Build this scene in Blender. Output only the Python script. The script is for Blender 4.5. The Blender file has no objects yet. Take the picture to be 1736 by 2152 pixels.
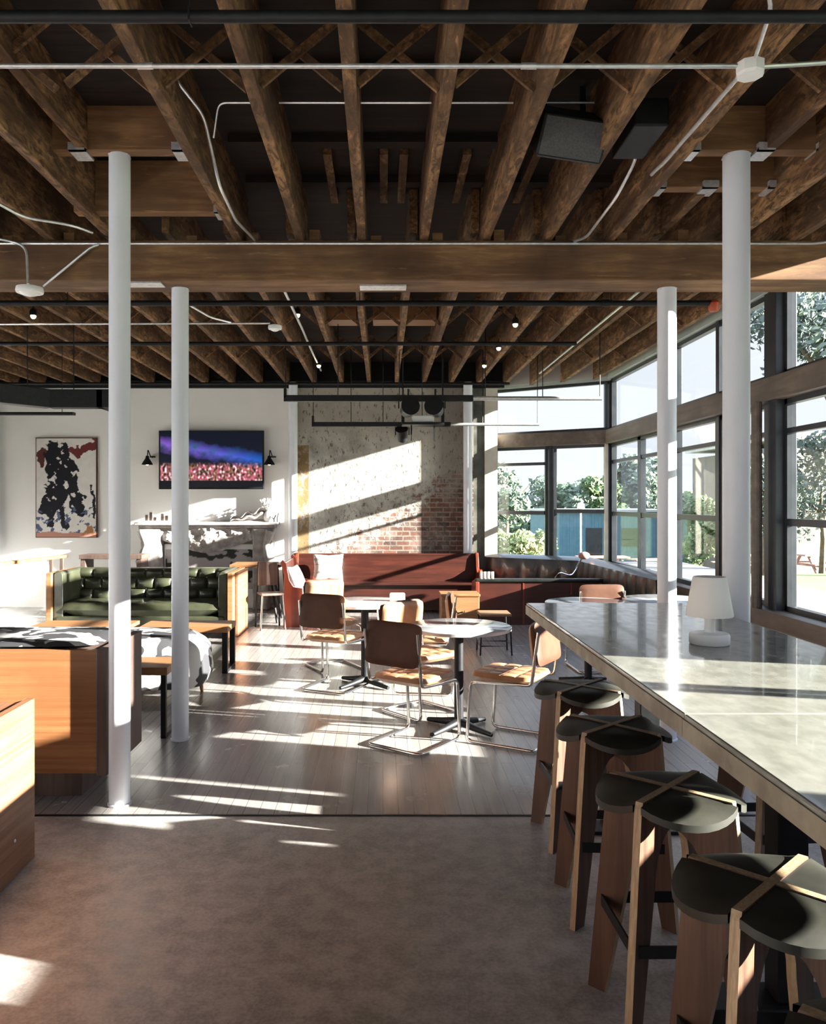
import bpy, math, random
from mathutils import Vector, Matrix, noise
R = math.radians
random.seed(7)
S = bpy.context.scene
COL = S.collection
# ------------------------------------------------------------------ camera
# focal length in pixels 1720 on a 1736 px wide frame, eye height 1.66 m, level, shifted
cam = bpy.data.cameras.new('camera'); cam_o = bpy.data.objects.new('camera', cam); COL.objects.link(cam_o)
cam.sensor_fit = 'HORIZONTAL'; cam.sensor_width = 36; cam.lens = 36 * 1720 / 1736
cam.shift_x = 63 / 1736; cam.shift_y = -21 / 1736
cam.clip_start = 0.05; cam.clip_end = 600
cam_o.location = (0, 0, 1.66); cam_o.rotation_euler = (R(90), 0, 0)
S.camera = cam_o
# ------------------------------------------------------------------ light
SUN_K, SUN_A = 0.285, 0.25         # rise per metre of +X, drift towards the camera per metre of +X
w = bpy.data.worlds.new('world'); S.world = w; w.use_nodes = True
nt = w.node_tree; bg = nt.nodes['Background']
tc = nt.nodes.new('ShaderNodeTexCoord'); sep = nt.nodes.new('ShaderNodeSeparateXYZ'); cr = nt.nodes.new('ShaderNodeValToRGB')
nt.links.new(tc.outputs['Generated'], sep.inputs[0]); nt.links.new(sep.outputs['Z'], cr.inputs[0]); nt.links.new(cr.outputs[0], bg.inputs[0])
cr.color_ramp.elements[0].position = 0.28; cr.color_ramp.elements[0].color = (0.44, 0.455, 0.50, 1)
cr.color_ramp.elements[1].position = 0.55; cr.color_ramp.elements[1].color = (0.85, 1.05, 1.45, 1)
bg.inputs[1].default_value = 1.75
sl = bpy.data.lights.new('sun', 'SUN'); sun = bpy.data.objects.new('sun', sl); COL.objects.link(sun)
sl.energy = 40; sl.angle = R(0.6); sl.color = (1.0, 0.94, 0.86)
sun.rotation_euler = Vector((1, -SUN_A, SUN_K)).to_track_quat('Z', 'Y').to_euler()
sun.location = (30, -6, 10)
S.view_settings.view_transform = 'Standard'; S.view_settings.look = 'None'
S.view_settings.gamma = 1; S.view_settings.use_curve_mapping = False
S.view_settings.exposure = 0.46

# ------------------------------------------------------------------ helpers
def nv(v): return Vector(v)
def fillet(pts, r, n=5):
    P = [Vector(p) for p in pts]; out = [P[0]]
    for i in range(1, len(P) - 1):
        a, b, c = P[i-1], P[i], P[i+1]
        d1 = (a - b); d2 = (c - b); l = min(r, d1.length * .49, d2.length * .49)
        p = b + d1.normalized() * l; q = b + d2.normalized() * l
        for k in range(n + 1):
            t = k / n
            out.append(p * (1-t)**2 + b * 2*t*(1-t) + q * t*t)
    out.append(P[-1]); return out
class MB:
    def __init__(s): s.v = []; s.f = []; s.m = []; s.mi = 0
    def add(s, vs, fs):
        o = len(s.v); s.v += [tuple(x) for x in vs]
        for f in fs: s.f.append(tuple(i + o for i in f)); s.m.append(s.mi)
        return s
    def box(s, x0, x1, y0, y1, z0, z1, M=None):
        vs = [Vector(p) for p in ((x0,y0,z0),(x1,y0,z0),(x1,y1,z0),(x0,y1,z0),(x0,y0,z1),(x1,y0,z1),(x1,y1,z1),(x0,y1,z1))]
        if M: vs = [M @ p for p in vs]
        return s.add(vs, [(0,3,2,1),(4,5,6,7),(0,1,5,4),(1,2,6,5),(2,3,7,6),(3,0,4,7)])
    def bar(s, a, b, wd, ht, up=(0,0,1)):
        a = Vector(a); b = Vector(b); d = (b-a).normalized(); u = Vector(up)
        x = d.cross(u)
        if x.length < 1e-4: x = d.cross(Vector((0,1,0)))
        x.normalize(); u = x.cross(d)
        vs = []
        for p in (a, b):
            for sx, sz in ((-1,-1),(1,-1),(1,1),(-1,1)): vs.append(p + x*sx*wd/2 + u*sz*ht/2)
        return s.add(vs, [(0,1,2,3),(7,6,5,4),(0,4,5,1),(1,5,6,2),(2,6,7,3),(3,7,4,0)])
    def tube(s, pts, r, n=10, closed=False):
        P = [Vector(p) for p in pts]; m = len(P); rs = r if isinstance(r, (list, tuple)) else [r]*m
        def tan(i):
            if closed: return (P[(i+1) % m] - P[i-1]).normalized()
            return (P[min(i+1, m-1)] - P[max(i-1, 0)]).normalized()
        t = tan(0); u = t.cross(Vector((0,0,1)))
        if u.length < 1e-3: u = t.cross(Vector((1,0,0)))
        u.normalize(); vs = []
        for i in range(m):
            t = tan(i); u = (u - t * u.dot(t)).normalized(); b = t.cross(u)
            for k in range(n):
                a = 2*math.pi*k/n; vs.append(P[i] + (u*math.cos(a) + b*math.sin(a)) * rs[i])
        fs = []
        for i in range(m if closed else m-1):
            j = (i+1) % m
            for k in range(n): fs.append((i*n+k, i*n+(k+1)%n, j*n+(k+1)%n, j*n+k))
        if not closed: fs.append(tuple(reversed(range(n)))); fs.append(tuple((m-1)*n+k for k in range(n)))
        return s.add(vs, fs)
    def lathe(s, prof, n=32, c=(0,0,0)):
        vs = []; fs = []
        for (r, z) in prof:
            for k in range(n):
                a = 2*math.pi*k/n; vs.append((c[0]+r*math.cos(a), c[1]+r*math.sin(a), c[2]+z))
        for i in range(len(prof)-1):
            for k in range(n): fs.append((i*n+k, i*n+(k+1)%n, (i+1)*n+(k+1)%n, (i+1)*n+k))
        fs.append(tuple(reversed(range(n)))); fs.append(tuple((len(prof)-1)*n+k for k in range(n)))
        return s.add(vs, fs)
    def prism(s, poly, M, t0, t1):
        n = len(poly); vs = [M @ Vector((p[0], p[1], t0)) for p in poly] + [M @ Vector((p[0], p[1], t1)) for p in poly]
        fs = [tuple(reversed(range(n))), tuple(range(n, 2*n))] + [(i, (i+1)%n, n+(i+1)%n, n+i) for i in range(n)]
        return s.add(vs, fs)
    def grid(s, fn, nu, nw):
        vs = [fn(i/nu, j/nw) for j in range(nw+1) for i in range(nu+1)]
        return s.add(vs, [(j*(nu+1)+i, j*(nu+1)+i+1, (j+1)*(nu+1)+i+1, (j+1)*(nu+1)+i) for j in range(nw) for i in range(nu)])
    def ball(s, c, r, n=12, m=8):
        rx, ry, rz = r if isinstance(r, (list, tuple)) else (r, r, r)
        return s.grid(lambda u, v: (c[0]+rx*math.sin(math.pi*v)*math.cos(2*math.pi*u), c[1]+ry*math.sin(math.pi*v)*math.sin(2*math.pi*u), c[2]-rz*math.cos(math.pi*v)), n, m)
    def build(s, name, mat, parent=None, bevel=0, smooth=False, seg=2, kind=None):
        me = bpy.data.meshes.new(name); me.from_pydata(s.v, [], s.f)
        for m in (mat if isinstance(mat, (list, tuple)) else [mat]): me.materials.append(m)
        if any(s.m): me.polygons.foreach_set('material_index', s.m)
        if smooth:
            me.polygons.foreach_set('use_smooth', [True]*len(s.f)); me.set_sharp_from_angle(angle=R(38))
        me.update()
        o = bpy.data.objects.new(name, me); COL.objects.link(o)
        if parent: o.parent = parent
        if bevel:
            b = o.modifiers.new('bevel', 'BEVEL'); b.width = bevel; b.segments = seg; b.limit_method = 'ANGLE'; b.angle_limit = R(35)
            b.harden_normals = False
        if kind: o['kind'] = kind
        return o
MXZ = Matrix(((1,0,0,0),(0,0,-1,0),(0,1,0,0),(0,0,0,1)))     # poly (x,z), thickness along -y
MYZ = Matrix(((0,0,1,0),(1,0,0,0),(0,1,0,0),(0,0,0,1)))      # poly (y,z), thickness along +x
def thing(name, label, cat, loc=(0,0,0), rz=0, group=None):
    o = bpy.data.objects.new(name, None); COL.objects.link(o); o.empty_display_size = .1
    o.location = loc; o.rotation_euler = (0, 0, rz); return tag(o, label, cat, group)
def tag(o, label, cat, group=None, kind=None):
    o['label'] = label; o['category'] = cat
    if group: o['group'] = group
    if kind: o['kind'] = kind
    return o
def copy_tree(o, parent=None):
    kids = [c for c in bpy.data.objects if c.parent == o]
    c = o.copy(); COL.objects.link(c); c.parent = parent
    for k in kids: copy_tree(k, c)
    return c
def sempty(name):
    o = bpy.data.objects.new(name, None); COL.objects.link(o); o['kind'] = 'structure'; return o

# ------------------------------------------------------------------ materials
def mat(name, col=(.5,.5,.5), rough=.6, metal=0, spec=.5, emit=None, es=1, sheen=0, coat=0):
    m = bpy.data.materials.new(name); m.use_nodes = True; b = m.node_tree.nodes['Principled BSDF']
    b.inputs['Base Color'].default_value = (*col, 1); b.inputs['Roughness'].default_value = rough
    b.inputs['Metallic'].default_value = metal; b.inputs['Specular IOR Level'].default_value = spec
    b.inputs['Coat Weight'].default_value = coat
    if emit: b.inputs['Emission Color'].default_value = (*emit, 1); b.inputs['Emission Strength'].default_value = es
    return m
def N(m, t, **k):
    n = m.node_tree.nodes.new(t)
    for a, v in k.items(): setattr(n, a, v)
    return n
def L(m, a, b): m.node_tree.links.new(a, b)
def bsdf(m): return m.node_tree.nodes['Principled BSDF']
def coords(m, scale=(1,1,1), rot=(0,0,0)):
    t = N(m, 'ShaderNodeTexCoord'); mp = N(m, 'ShaderNodeMapping'); mp.inputs['Scale'].default_value = scale; mp.inputs['Rotation'].default_value = rot
    L(m, t.outputs['Object'], mp.inputs[0]); return mp.outputs[0]
def noisen(m, vec, scale, detail=4, rough=.55, dist=0):
    n = N(m, 'ShaderNodeTexNoise'); n.inputs['Scale'].default_value = scale; n.inputs['Detail'].default_value = detail
    n.inputs['Roughness'].default_value = rough; n.inputs['Distortion'].default_value = dist; L(m, vec, n.inputs['Vector']); return n.outputs[0]
def ramp(m, fac, stops, interp='LINEAR'):
    r = N(m, 'ShaderNodeValToRGB'); r.color_ramp.interpolation = interp
    while len(r.color_ramp.elements) < len(stops): r.color_ramp.elements.new(.5)
    for e, (p, c) in zip(r.color_ramp.elements, stops):
        e.position = p; e.color = (*c, 1) if len(c) == 3 else c
    L(m, fac, r.inputs[0]); return r.outputs[0]
def mix(m, fac, a, b, mode='MIX'):
    x = N(m, 'ShaderNodeMix', data_type='RGBA', blend_type=mode)
    for s_, v in ((0, fac), (6, a), (7, b)):
        if hasattr(v, 'links') or hasattr(v, 'is_linked'): L(m, v, x.inputs[s_])
        else: x.inputs[s_].default_value = v if s_ == 0 else (*v, 1)
    return x.outputs[2]
def mathn(m, op, a, b=0.0, clamp=False):
    x = N(m, 'ShaderNodeMath', operation=op); x.use_clamp = clamp
    for i, v in enumerate((a, b)):
        if isinstance(v, (int, float)): x.inputs[i].default_value = v
        else: L(m, v, x.inputs[i])
    return x.outputs[0]
def bump(m, h, strength=.3, dist=.01):
    b = N(m, 'ShaderNodeBump'); b.inputs['Strength'].default_value = strength; b.inputs['Distance'].default_value = dist
    L(m, h, b.inputs['Height']); L(m, b.outputs[0], bsdf(m).inputs['Normal'])
def wood(name, c1, c2, axis='y', fine=14, rough=.55, coat=0, c3=None, along=.7, knots=False):
    m = mat(name, c1, rough, coat=coat)
    sc = {'x': (along, fine, fine), 'y': (fine, along, fine), 'z': (fine, fine, along)}[axis]
    v = coords(m, sc); a = noisen(m, v, 1.6, 8, .62, .6)
    col = ramp(m, a, [(.38, c1), (.5, tuple((p+q)/2 for p, q in zip(c1, c2))), (.62, c2)])
    v2 = coords(m, (1.3,1.3,1.3)); b = noisen(m, v2, 1.7, 3)
    col = mix(m, ramp(m, b, [(.35, (0,0,0)), (.75, (1,1,1))]), col, c3 or tuple(x*.55 for x in c1))
    if knots:
        vo = N(m, 'ShaderNodeTexVoronoi'); vo.inputs['Scale'].default_value = 2.6
        L(m, coords(m, {'x': (.5,1,1), 'y': (1,.5,1), 'z': (1,1,.5)}[axis]), vo.inputs['Vector'])
        col = mix(m, ramp(m, vo.outputs['Distance'], [(.05, (1,1,1)), (.12, (0,0,0))]), col, tuple(x*.25 for x in c1))
        gr = noisen(m, coords(m, {'x': (.5,5,5), 'y': (4,1.2,4), 'z': (4,4,1.2)}[axis]), 6, 6, .7, .8)
        col = mix(m, ramp(m, gr, [(.40, (1,1,1) if axis == 'y' else (.35,.35,.35)), (.55, (0,0,0))]), col, tuple(x*.5 for x in c1))
        col = mix(m, ramp(m, gr, [(.60, (0,0,0)), (.70, (.6,.6,.6))]), col, tuple(min(1, x*1.35) for x in c2))
    L(m, col, bsdf(m).inputs['Base Color']); bump(m, a, .25, .004); return m
def mottled(name, c1, c2, scale=4, rough=.6, bstr=.15, metal=0, coat=0, bscale=None, lo=.35, hi=.65):
    m = mat(name, c1, rough, metal, coat=coat); v = coords(m); a = noisen(m, v, scale, 6)
    L(m, ramp(m, a, [(lo, c1), (hi, c2)]), bsdf(m).inputs['Base Color'])
    b = noisen(m, v, bscale or scale*12, 4); bump(m, b, bstr, .003); return m

M = {}
M['joist'] = wood('joist_wood', (.13,.060,.023), (.40,.215,.090), 'y', 7, .85, c3=(.06,.03,.014), knots=True)
M['joist_x'] = wood('header_wood', (.19,.09,.035), (.33,.175,.075), 'x', 7, .75, c3=(.11,.052,.022), knots=True)
M['beam'] = wood('beam_wood', (.15,.07,.029), (.29,.160,.074), 'x', 7, .85, c3=(.07,.036,.02), knots=True)
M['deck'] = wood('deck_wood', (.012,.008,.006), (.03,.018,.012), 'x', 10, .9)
M['white_wall'] = mottled('white_plaster', (.82,.81,.80), (.86,.85,.84), 1.2, .75, .05)
M['grey_wall'] = mottled('grey_plaster', (.36,.35,.33), (.42,.41,.39), 1.2, .8, .05)
M['white_paint'] = mottled('white_column_paint', (.74,.77,.84), (.79,.82,.88), 3, .38, .04)
M['black_metal'] = mottled('black_metal', (.006,.0065,.008), (.011,.012,.014), 20, .5, .04); bsdf(M['black_metal']).inputs['Specular IOR Level'].default_value = .3
M['bracket'] = mottled('galvanised_metal', (.55,.56,.58), (.75,.76,.78), 40, .35, .05, metal=.6)
M['conduit'] = mottled('conduit_metal', (.62,.63,.65), (.78,.79,.8), 30, .3, .02, metal=.7)
M['chrome'] = mottled('chrome_tube', (.74,.72,.69), (.85,.83,.80), 10, .14, .0, metal=1)
M['plastic_white'] = mottled('white_plastic', (.80,.80,.79), (.84,.84,.83), 5, .35, .02)
M['frame_dark'] = mottled('dark_window_frame', (.020,.024,.030), (.035,.038,.045), 6, .35, .02)
M['transom'] = wood('transom_steel_wood', (.115,.085,.065), (.20,.155,.12), 'y', 8, .5, c3=(.085,.065,.055))
M['soffit'] = mottled('pale_green_trim', (.34,.40,.37), (.40,.46,.43), 4, .5, .02)
M['cream_trim'] = mottled('cream_trim', (.55,.51,.44), (.66,.61,.53), 6, .6, .05)
M['green_pillar'] = mottled('weathered_green_steel', (.05,.055,.045), (.14,.145,.12), 5, .5, .1)
M['marble'] = mottled('white_marble', (.52,.54,.57), (.68,.69,.71), 5, .12, .02, coat=.4)
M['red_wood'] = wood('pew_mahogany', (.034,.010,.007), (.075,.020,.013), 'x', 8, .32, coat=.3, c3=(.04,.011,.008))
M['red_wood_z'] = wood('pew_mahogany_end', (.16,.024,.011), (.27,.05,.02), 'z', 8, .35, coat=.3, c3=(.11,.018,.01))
M['booth_wood'] = wood('booth_veneer', (.25,.095,.035), (.42,.185,.075), 'x', 26, .42, coat=.1, c3=(.24,.10,.04), along=.5)
M['booth_wood_y'] = wood('booth_veneer_side', (.19,.08,.04), (.32,.155,.085), 'y', 26, .5, c3=(.2,.09,.045), along=.5)
M['booth_dark'] = wood('booth_dark_side', (.10,.062,.05), (.17,.115,.095), 'z', 12, .5)
M['table_wood'] = wood('oak_table_top', (.24,.105,.042), (.38,.19,.085), 'x', 10, .45, c3=(.26,.12,.045))
M['stool_wood'] = wood('walnut_ply_face', (.065,.032,.021), (.15,.078,.048), 'z', 16, .42, coat=.1, c3=(.06,.03,.02))
M['ply_edge'] = wood('ply_edge', (.36,.235,.13), (.56,.41,.25), 'z', 60, .5, c3=(.36,.25,.15))
M['stool_seat'] = mottled('dark_linoleum', (.016,.016,.013), (.034,.033,.024), 7, .5, .03)
M['tan'] = mottled('tan_leather', (.36,.17,.085), (.48,.26,.14), 6, .38, .12, bscale=50)
M['tan_back'] = mottled('brown_leather', (.070,.026,.013), (.110,.045,.024), 5, .55, .10, bscale=50); bsdf(M['tan_back']).inputs['Specular IOR Level'].default_value = .25
M['green'] = mottled('green_leather', (.030,.034,.020), (.058,.062,.036), 5, .32, .08, coat=.2, bscale=40)
M['dark_leather'] = mottled('dark_green_leather', (.008,.011,.010), (.018,.021,.018), 5, .35, .06, coat=.3)
M['stone'] = mottled('carved_stone', (.26,.235,.225), (.44,.41,.395), 9, .7, .5, bscale=28)
M['white_glossy'] = mottled('white_glaze', (.8,.8,.78), (.85,.85,.83), 5, .25, .02)
M['teal'] = mottled('teal_cladding', (.10,.21,.27), (.13,.25,.31), 3, .6, .05)
M['beige'] = mottled('beige_render', (.24,.195,.15), (.30,.245,.19), 1, .8, .05)
M['bark'] = mottled('tree_bark', (.10,.07,.05), (.19,.14,.10), 9, .9, .5)
M['red_plastic'] = mottled('orange_red_plastic', (.45,.06,.02), (.5,.08,.03), 9, .4, .02)
M['bulb'] = mat('warm_bulb', (1,.9,.7), .4, emit=(1,.72,.42), es=14)
M['shade'] = mottled('white_shade', (.80,.79,.77), (.84,.83,.81), 4, .45, .02)
M['wire'] = mottled('cable_sheath', (.6,.6,.6), (.7,.7,.7), 10, .5, .02)
def leafmat(name, c1, c2):
    m = mottled(name, c1, c2, 1.5, .6, .1); b = bsdf(m)
    b.inputs['Transmission Weight'].default_value = 0; return m
M['leaf_dark'] = leafmat('dark_leaves', (.10,.15,.10), (.19,.25,.16))
M['leaf_mid'] = leafmat('mid_leaves', (.08,.14,.05), (.16,.23,.08))
M['leaf_bright'] = leafmat('bright_leaves', (.15,.21,.05), (.28,.32,.12))
M['leaf_grey'] = leafmat('grey_leaves', (.08,.115,.09), (.19,.23,.18))
# glass: clear pane with a fresnel reflection
m = bpy.data.materials.new('window_glass'); m.use_nodes = True; M['glass'] = m
m.node_tree.nodes.remove(bsdf(m)); tr = N(m, 'ShaderNodeBsdfTransparent'); gl = N(m, 'ShaderNodeBsdfGlossy'); gl.inputs['Roughness'].default_value = .02
tr.inputs[0].default_value = (.965,.985,.98,1)
fr = N(m, 'ShaderNodeLayerWeight'); fr.inputs[0].default_value = .5; mx = N(m, 'ShaderNodeMixShader')
ff = mathn(m, 'ADD', mathn(m, 'MULTIPLY', mathn(m, 'POWER', fr.outputs[1], 5.0), .45), .02)
L(m, ff, mx.inputs[0]); L(m, tr.outputs[0], mx.inputs[1]); L(m, gl.outputs[0], mx.inputs[2]); L(m, mx.outputs[0], m.node_tree.nodes['Material Output'].inputs[0])
# concrete floor
m = mat('polished_concrete', (.3,.27,.24), .5); M['concrete'] = m; v = coords(m)
a = noisen(m, v, .9, 8, .6, .4); b = noisen(m, v, 9, 8, .7); c = noisen(m, v, 70, 3, .6)
col = ramp(m, a, [(.36, (.28,.255,.238)), (.5, (.44,.405,.38)), (.62, (.60,.56,.53))])
col = mix(m, .45, col, ramp(m, b, [(.42, (.19,.175,.165)), (.58, (.55,.52,.49))]))
col = mix(m, .22, col, ramp(m, c, [(.42, (.10,.09,.085)), (.58, (.42,.39,.37))]))
L(m, col, bsdf(m).inputs['Base Color']); L(m, ramp(m, b, [(.3, (.36,.36,.36)), (.7, (.62,.62,.62))]), bsdf(m).inputs['Roughness']); bump(m, b, .12, .003)
# dark plank floor
m = mat('dark_plank_floor', (.1,.08,.07), .25); M['planks'] = m; v = coords(m, (1,1,1), (0,0,R(90)))
br = N(m, 'ShaderNodeTexBrick'); L(m, v, br.inputs['Vector']); br.inputs['Scale'].default_value = 1; br.inputs['Brick Width'].default_value = 2.6; br.inputs['Row Height'].default_value = .083
br.inputs['Mortar Size'].default_value = .0018; br.inputs['Mortar Smooth'].default_value = .3; br.inputs['Color1'].default_value = (0,0,0,1); br.inputs['Color2'].default_value = (1,1,1,1); br.inputs['Mortar'].default_value = (.5,.5,.5,1)
g = noisen(m, coords(m, (22,1.2,1)), 1.5, 6)
col = ramp(m, br.outputs[0], [(0, (.265,.248,.238)), (.5, (.295,.276,.264)), (1, (.33,.308,.295))])
col = mix(m, .35, col, ramp(m, g, [(.35, (.21,.195,.185)), (.65, (.39,.365,.35))]))
col = mix(m, br.outputs['Fac'], col, (.09,.08,.072))
L(m, col, bsdf(m).inputs['Base Color']); L(m, ramp(m, noisen(m, coords(m), 3, 5), [(.2, (.20,.20,.20)), (.8, (.30,.30,.30))]), bsdf(m).inputs['Roughness'])
bump(m, br.outputs['Fac'], .3, -.002)
# concrete counter top
m = mat('sealed_concrete_top', (.3,.3,.27), .14, coat=.3); M['counter'] = m; v = coords(m, (1,.6,1)); a = noisen(m, v, 2.2, 8, .65, .5); b = noisen(m, v, 18, 6)
col = ramp(m, a, [(.3, (.16,.165,.14)), (.5, (.22,.22,.185)), (.7, (.29,.28,.235))]); col = mix(m, .3, col, ramp(m, b, [(.35, (.17,.17,.15)), (.65, (.38,.37,.33))]))
L(m, col, bsdf(m).inputs['Base Color']); L(m, ramp(m, b, [(.3, (.10,.10,.10)), (.7, (.24,.24,.24))]), bsdf(m).inputs['Roughness'])
M['counter_edge'] = mottled('counter_edge', (.17,.145,.105), (.30,.265,.20), 9, .55, .2)
# peeling plaster over brick
m = mat('peeling_plaster_brick', (.6,.57,.52), .85); M['brick'] = m
t = N(m, 'ShaderNodeTexCoord'); sp = N(m, 'ShaderNodeSeparateXYZ'); L(m, t.outputs['Object'], sp.inputs[0])
cb = N(m, 'ShaderNodeCombineXYZ'); L(m, sp.outputs[0], cb.inputs[0]); L(m, sp.outputs[2], cb.inputs[1])
br = N(m, 'ShaderNodeTexBrick'); L(m, cb.outputs[0], br.inputs['Vector']); br.inputs['Scale'].default_value = 1; br.inputs['Brick Width'].default_value = .21; br.inputs['Row Height'].default_value = .075
br.inputs['Mortar Size'].default_value = .010; br.inputs['Color1'].default_value = (.20,.075,.045,1); br.inputs['Color2'].default_value = (.07,.038,.03,1); br.inputs['Mortar'].default_value = (.24,.20,.165,1)
v = t.outputs['Object']; n1 = noisen(m, v, 2.2, 8, .65, .3); n2 = noisen(m, v, 9, 6, .7, .6); n3 = noisen(m, coords(m, (3,1,1.2)), 8, 5, .7)
pl = ramp(m, n1, [(.30, (.22,.205,.18)), (.45, (.38,.365,.33)), (.58, (.56,.545,.49))])
# upper part of the wall: tanned grey coat
zz = mathn(m, 'MULTIPLY', mathn(m, 'SUBTRACT', sp.outputs[2], 2.35), 1.6); zz = mathn(m, 'ADD', zz, mathn(m, 'MULTIPLY', mathn(m, 'SUBTRACT', n1, .5), 2.0), True)
pl = mix(m, mathn(m, 'MULTIPLY', zz, .75), pl, (.30,.265,.225))
gx = mathn(m, 'MULTIPLY', mathn(m, 'SUBTRACT', sp.outputs[0], .68), 4.0, True)
pl = mix(m, mathn(m, 'MULTIPLY', gx, .8), pl, (.20,.175,.155))
pl = mix(m, ramp(m, n3, [(.57, (0,0,0)), (.62, (1,1,1))]), pl, (.13,.115,.095))
# ochre strip on the left
oc = mathn(m, 'LESS_THAN', mathn(m, 'ADD', sp.outputs[0], mathn(m, 'MULTIPLY', n2, .05)), -1.14)
oc = mathn(m, 'MULTIPLY', oc, mathn(m, 'LESS_THAN', sp.outputs[2], 2.55)); oc = mathn(m, 'MULTIPLY', oc, ramp(m, n2, [(.35, (.3,.3,.3)), (.5, (1,1,1))]))
pl = mix(m, oc, pl, (.20,.125,.05))
# brick reveal increases down and right
k = mathn(m, 'MULTIPLY', mathn(m, 'SUBTRACT', 1.50, sp.outputs[2]), .40); k = mathn(m, 'ADD', k, mathn(m, 'MULTIPLY', sp.outputs[0], .24)); k = mathn(m, 'ADD', k, mathn(m, 'MULTIPLY', mathn(m, 'SUBTRACT', n2, .5), 1.15)); 
k = mathn(m, 'MULTIPLY', k, 7, True)
bk = mix(m, ramp(m, n1, [(.45, (0,0,0)), (.62, (.55,.55,.55))]), br.outputs[0], (.34,.31,.28)); bk = mix(m, ramp(m, n2, [(.36, (.8,.8,.8)), (.5, (0,0,0))]), bk, (.07,.05,.045)); col = mix(m, k, pl, bk); L(m, col, bsdf(m).inputs['Base Color']); bump(m, mathn(m, 'ADD', mathn(m, 'MULTIPLY', k, -.6), n2), .5, .012)
# cow-hide like black and white upholstery
m = mat('black_white_print', (.8,.8,.78), .75); M['hide'] = m; a = noisen(m, coords(m, (1,1,1)), 5.5, 2, .4, .8)
L(m, ramp(m, a, [(.475, (.62,.61,.60)), (.50, (.03,.03,.035))]), bsdf(m).inputs['Base Color'])
m = mat('leaf_print_linen', (.8,.8,.76), .85); M['linen'] = m; a = noisen(m, coords(m, (1,1,2)), 7, 2, .5, 1.2)
L(m, ramp(m, a, [(.53, (.74,.73,.68)), (.57, (.33,.36,.28))]), bsdf(m).inputs['Base Color'])
M['linen_plain'] = mottled('grey_linen', (.52,.51,.50), (.62,.61,.60), 9, .9, .2)
# ground outside
m = mat('lawn', (.2,.3,.1), .9); M['lawn'] = m; a = noisen(m, coords(m), .35, 6); b = noisen(m, coords(m), 8, 4)
col = ramp(m, a, [(.35, (.10,.16,.055)), (.65, (.17,.23,.085))]); col = mix(m, .3, col, ramp(m, b, [(.3, (.13,.2,.07)), (.7, (.34,.4,.18))])); L(m, col, bsdf(m).inputs['Base Color'])
M['paving'] = mottled('pale_paving', (.20,.185,.17), (.27,.25,.23), 1.5, .85, .1)
def attr_mat(name, rough=.6, emit=0):
    m = mat(name, (.5,.5,.5), rough, spec=.15); a = N(m, 'ShaderNodeVertexColor'); a.layer_name = 'paint'
    L(m, a.outputs[0], bsdf(m).inputs['Base Color'])
    if emit: L(m, a.outputs[0], bsdf(m).inputs['Emission Color']); bsdf(m).inputs['Emission Strength'].default_value = emit
    return m
def painted_panel(name, x0, x1, y, z0, z1, fn, m, parent, nx=90, nz=120, thick=.002):
    g = MB(); g.grid(lambda u, v_: (x0+(x1-x0)*u, y, z0+(z1-z0)*v_), nx, nz)
    o = g.build(name, m, parent); ca = o.data.color_attributes.new('paint', 'FLOAT_COLOR', 'POINT')
    for i, vert in enumerate(o.data.vertices):
        u = (vert.co.x-x0)/(x1-x0); v_ = (vert.co.z-z0)/(z1-z0); ca.data[i].color = (*fn(u, v_), 1)
    return o
# ------------------------------------------------------------------ structure
XR = 3.40; YB = 12.9; XL = -6.4; YF = -3.6
DECK1, DECK2 = 3.80, 3.86
MB().box(XL-.1, XR+.15, YF, 4.33, -.12, 0).build('floor', M['concrete'], kind='structure')
MB().box(XL-.1, XR+.15, 4.33, 13.6, -.12, .002).build('floor', M['planks'], kind='structure')
MB().box(XL-.1, XR+.15, 4.322, 4.338, 0, .005).build('trim_1', M['black_metal'], kind='structure')
# ceiling: deck with joists, headers, bridging
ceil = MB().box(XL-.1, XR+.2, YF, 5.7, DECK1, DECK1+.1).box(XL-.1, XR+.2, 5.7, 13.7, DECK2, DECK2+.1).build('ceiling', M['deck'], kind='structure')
# deck boards read as shallow ribs
for y in [1.2+.19*i for i in range(24)]: pass
JW = .056
def joist(x, y0, y1, zb, zt, wd=JW):
    g = MB(); n = max(2, int((y1-y0)/.5)); dx = lambda t: .004*noise.noise(Vector((x*7, t*3, 1)))
    for i in range(n):
        a = y0+(y1-y0)*i/n; b = y0+(y1-y0)*(i+1)/n
    pts = [y0+(y1-y0)*i/n for i in range(n+1)]
    vs = []
    for t in pts:
        o = dx(t); zz = zb + .006*noise.noise(Vector((x*5, t*2, 4)))
        vs += [(x-wd/2+o, t, zz), (x+wd/2+o, t, zz), (x+wd/2, t, zt), (x-wd/2, t, zt)]
    fs = [(3,2,1,0), tuple(n*4+k for k in (0,1,2,3))]
    for i in range(n):
        for k in range(4): fs.append((i*4+k, i*4+(k+1)%4, (i+1)*4+(k+1)%4, (i+1)*4+k))
    g.add(vs, fs); return g.build('joist', M['joist'], ceil, bevel=.004)
JB1, JB2 = 3.42, 3.50
near_x = [-.142+.4175*k for k in range(-12, 9)]
for x in near_x:
    if abs(x+1.395) < .1 or abs(x-1.945) < .1:      # cut at the trimmer headers
        if x > 0: joist(1.93, 4.97, 5.78, 3.52, DECK1)
        joist(-1.62 if x < 0 else 2.09, YF, 4.41, 3.56, DECK1); continue
    joist(x, YF, 5.78, JB1, DECK1)
back_x = [-.64+.4245*k for k in range(-13, 10)]
for x in back_x: joist(x, 5.6, 12.88, JB2, DECK2)
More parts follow.
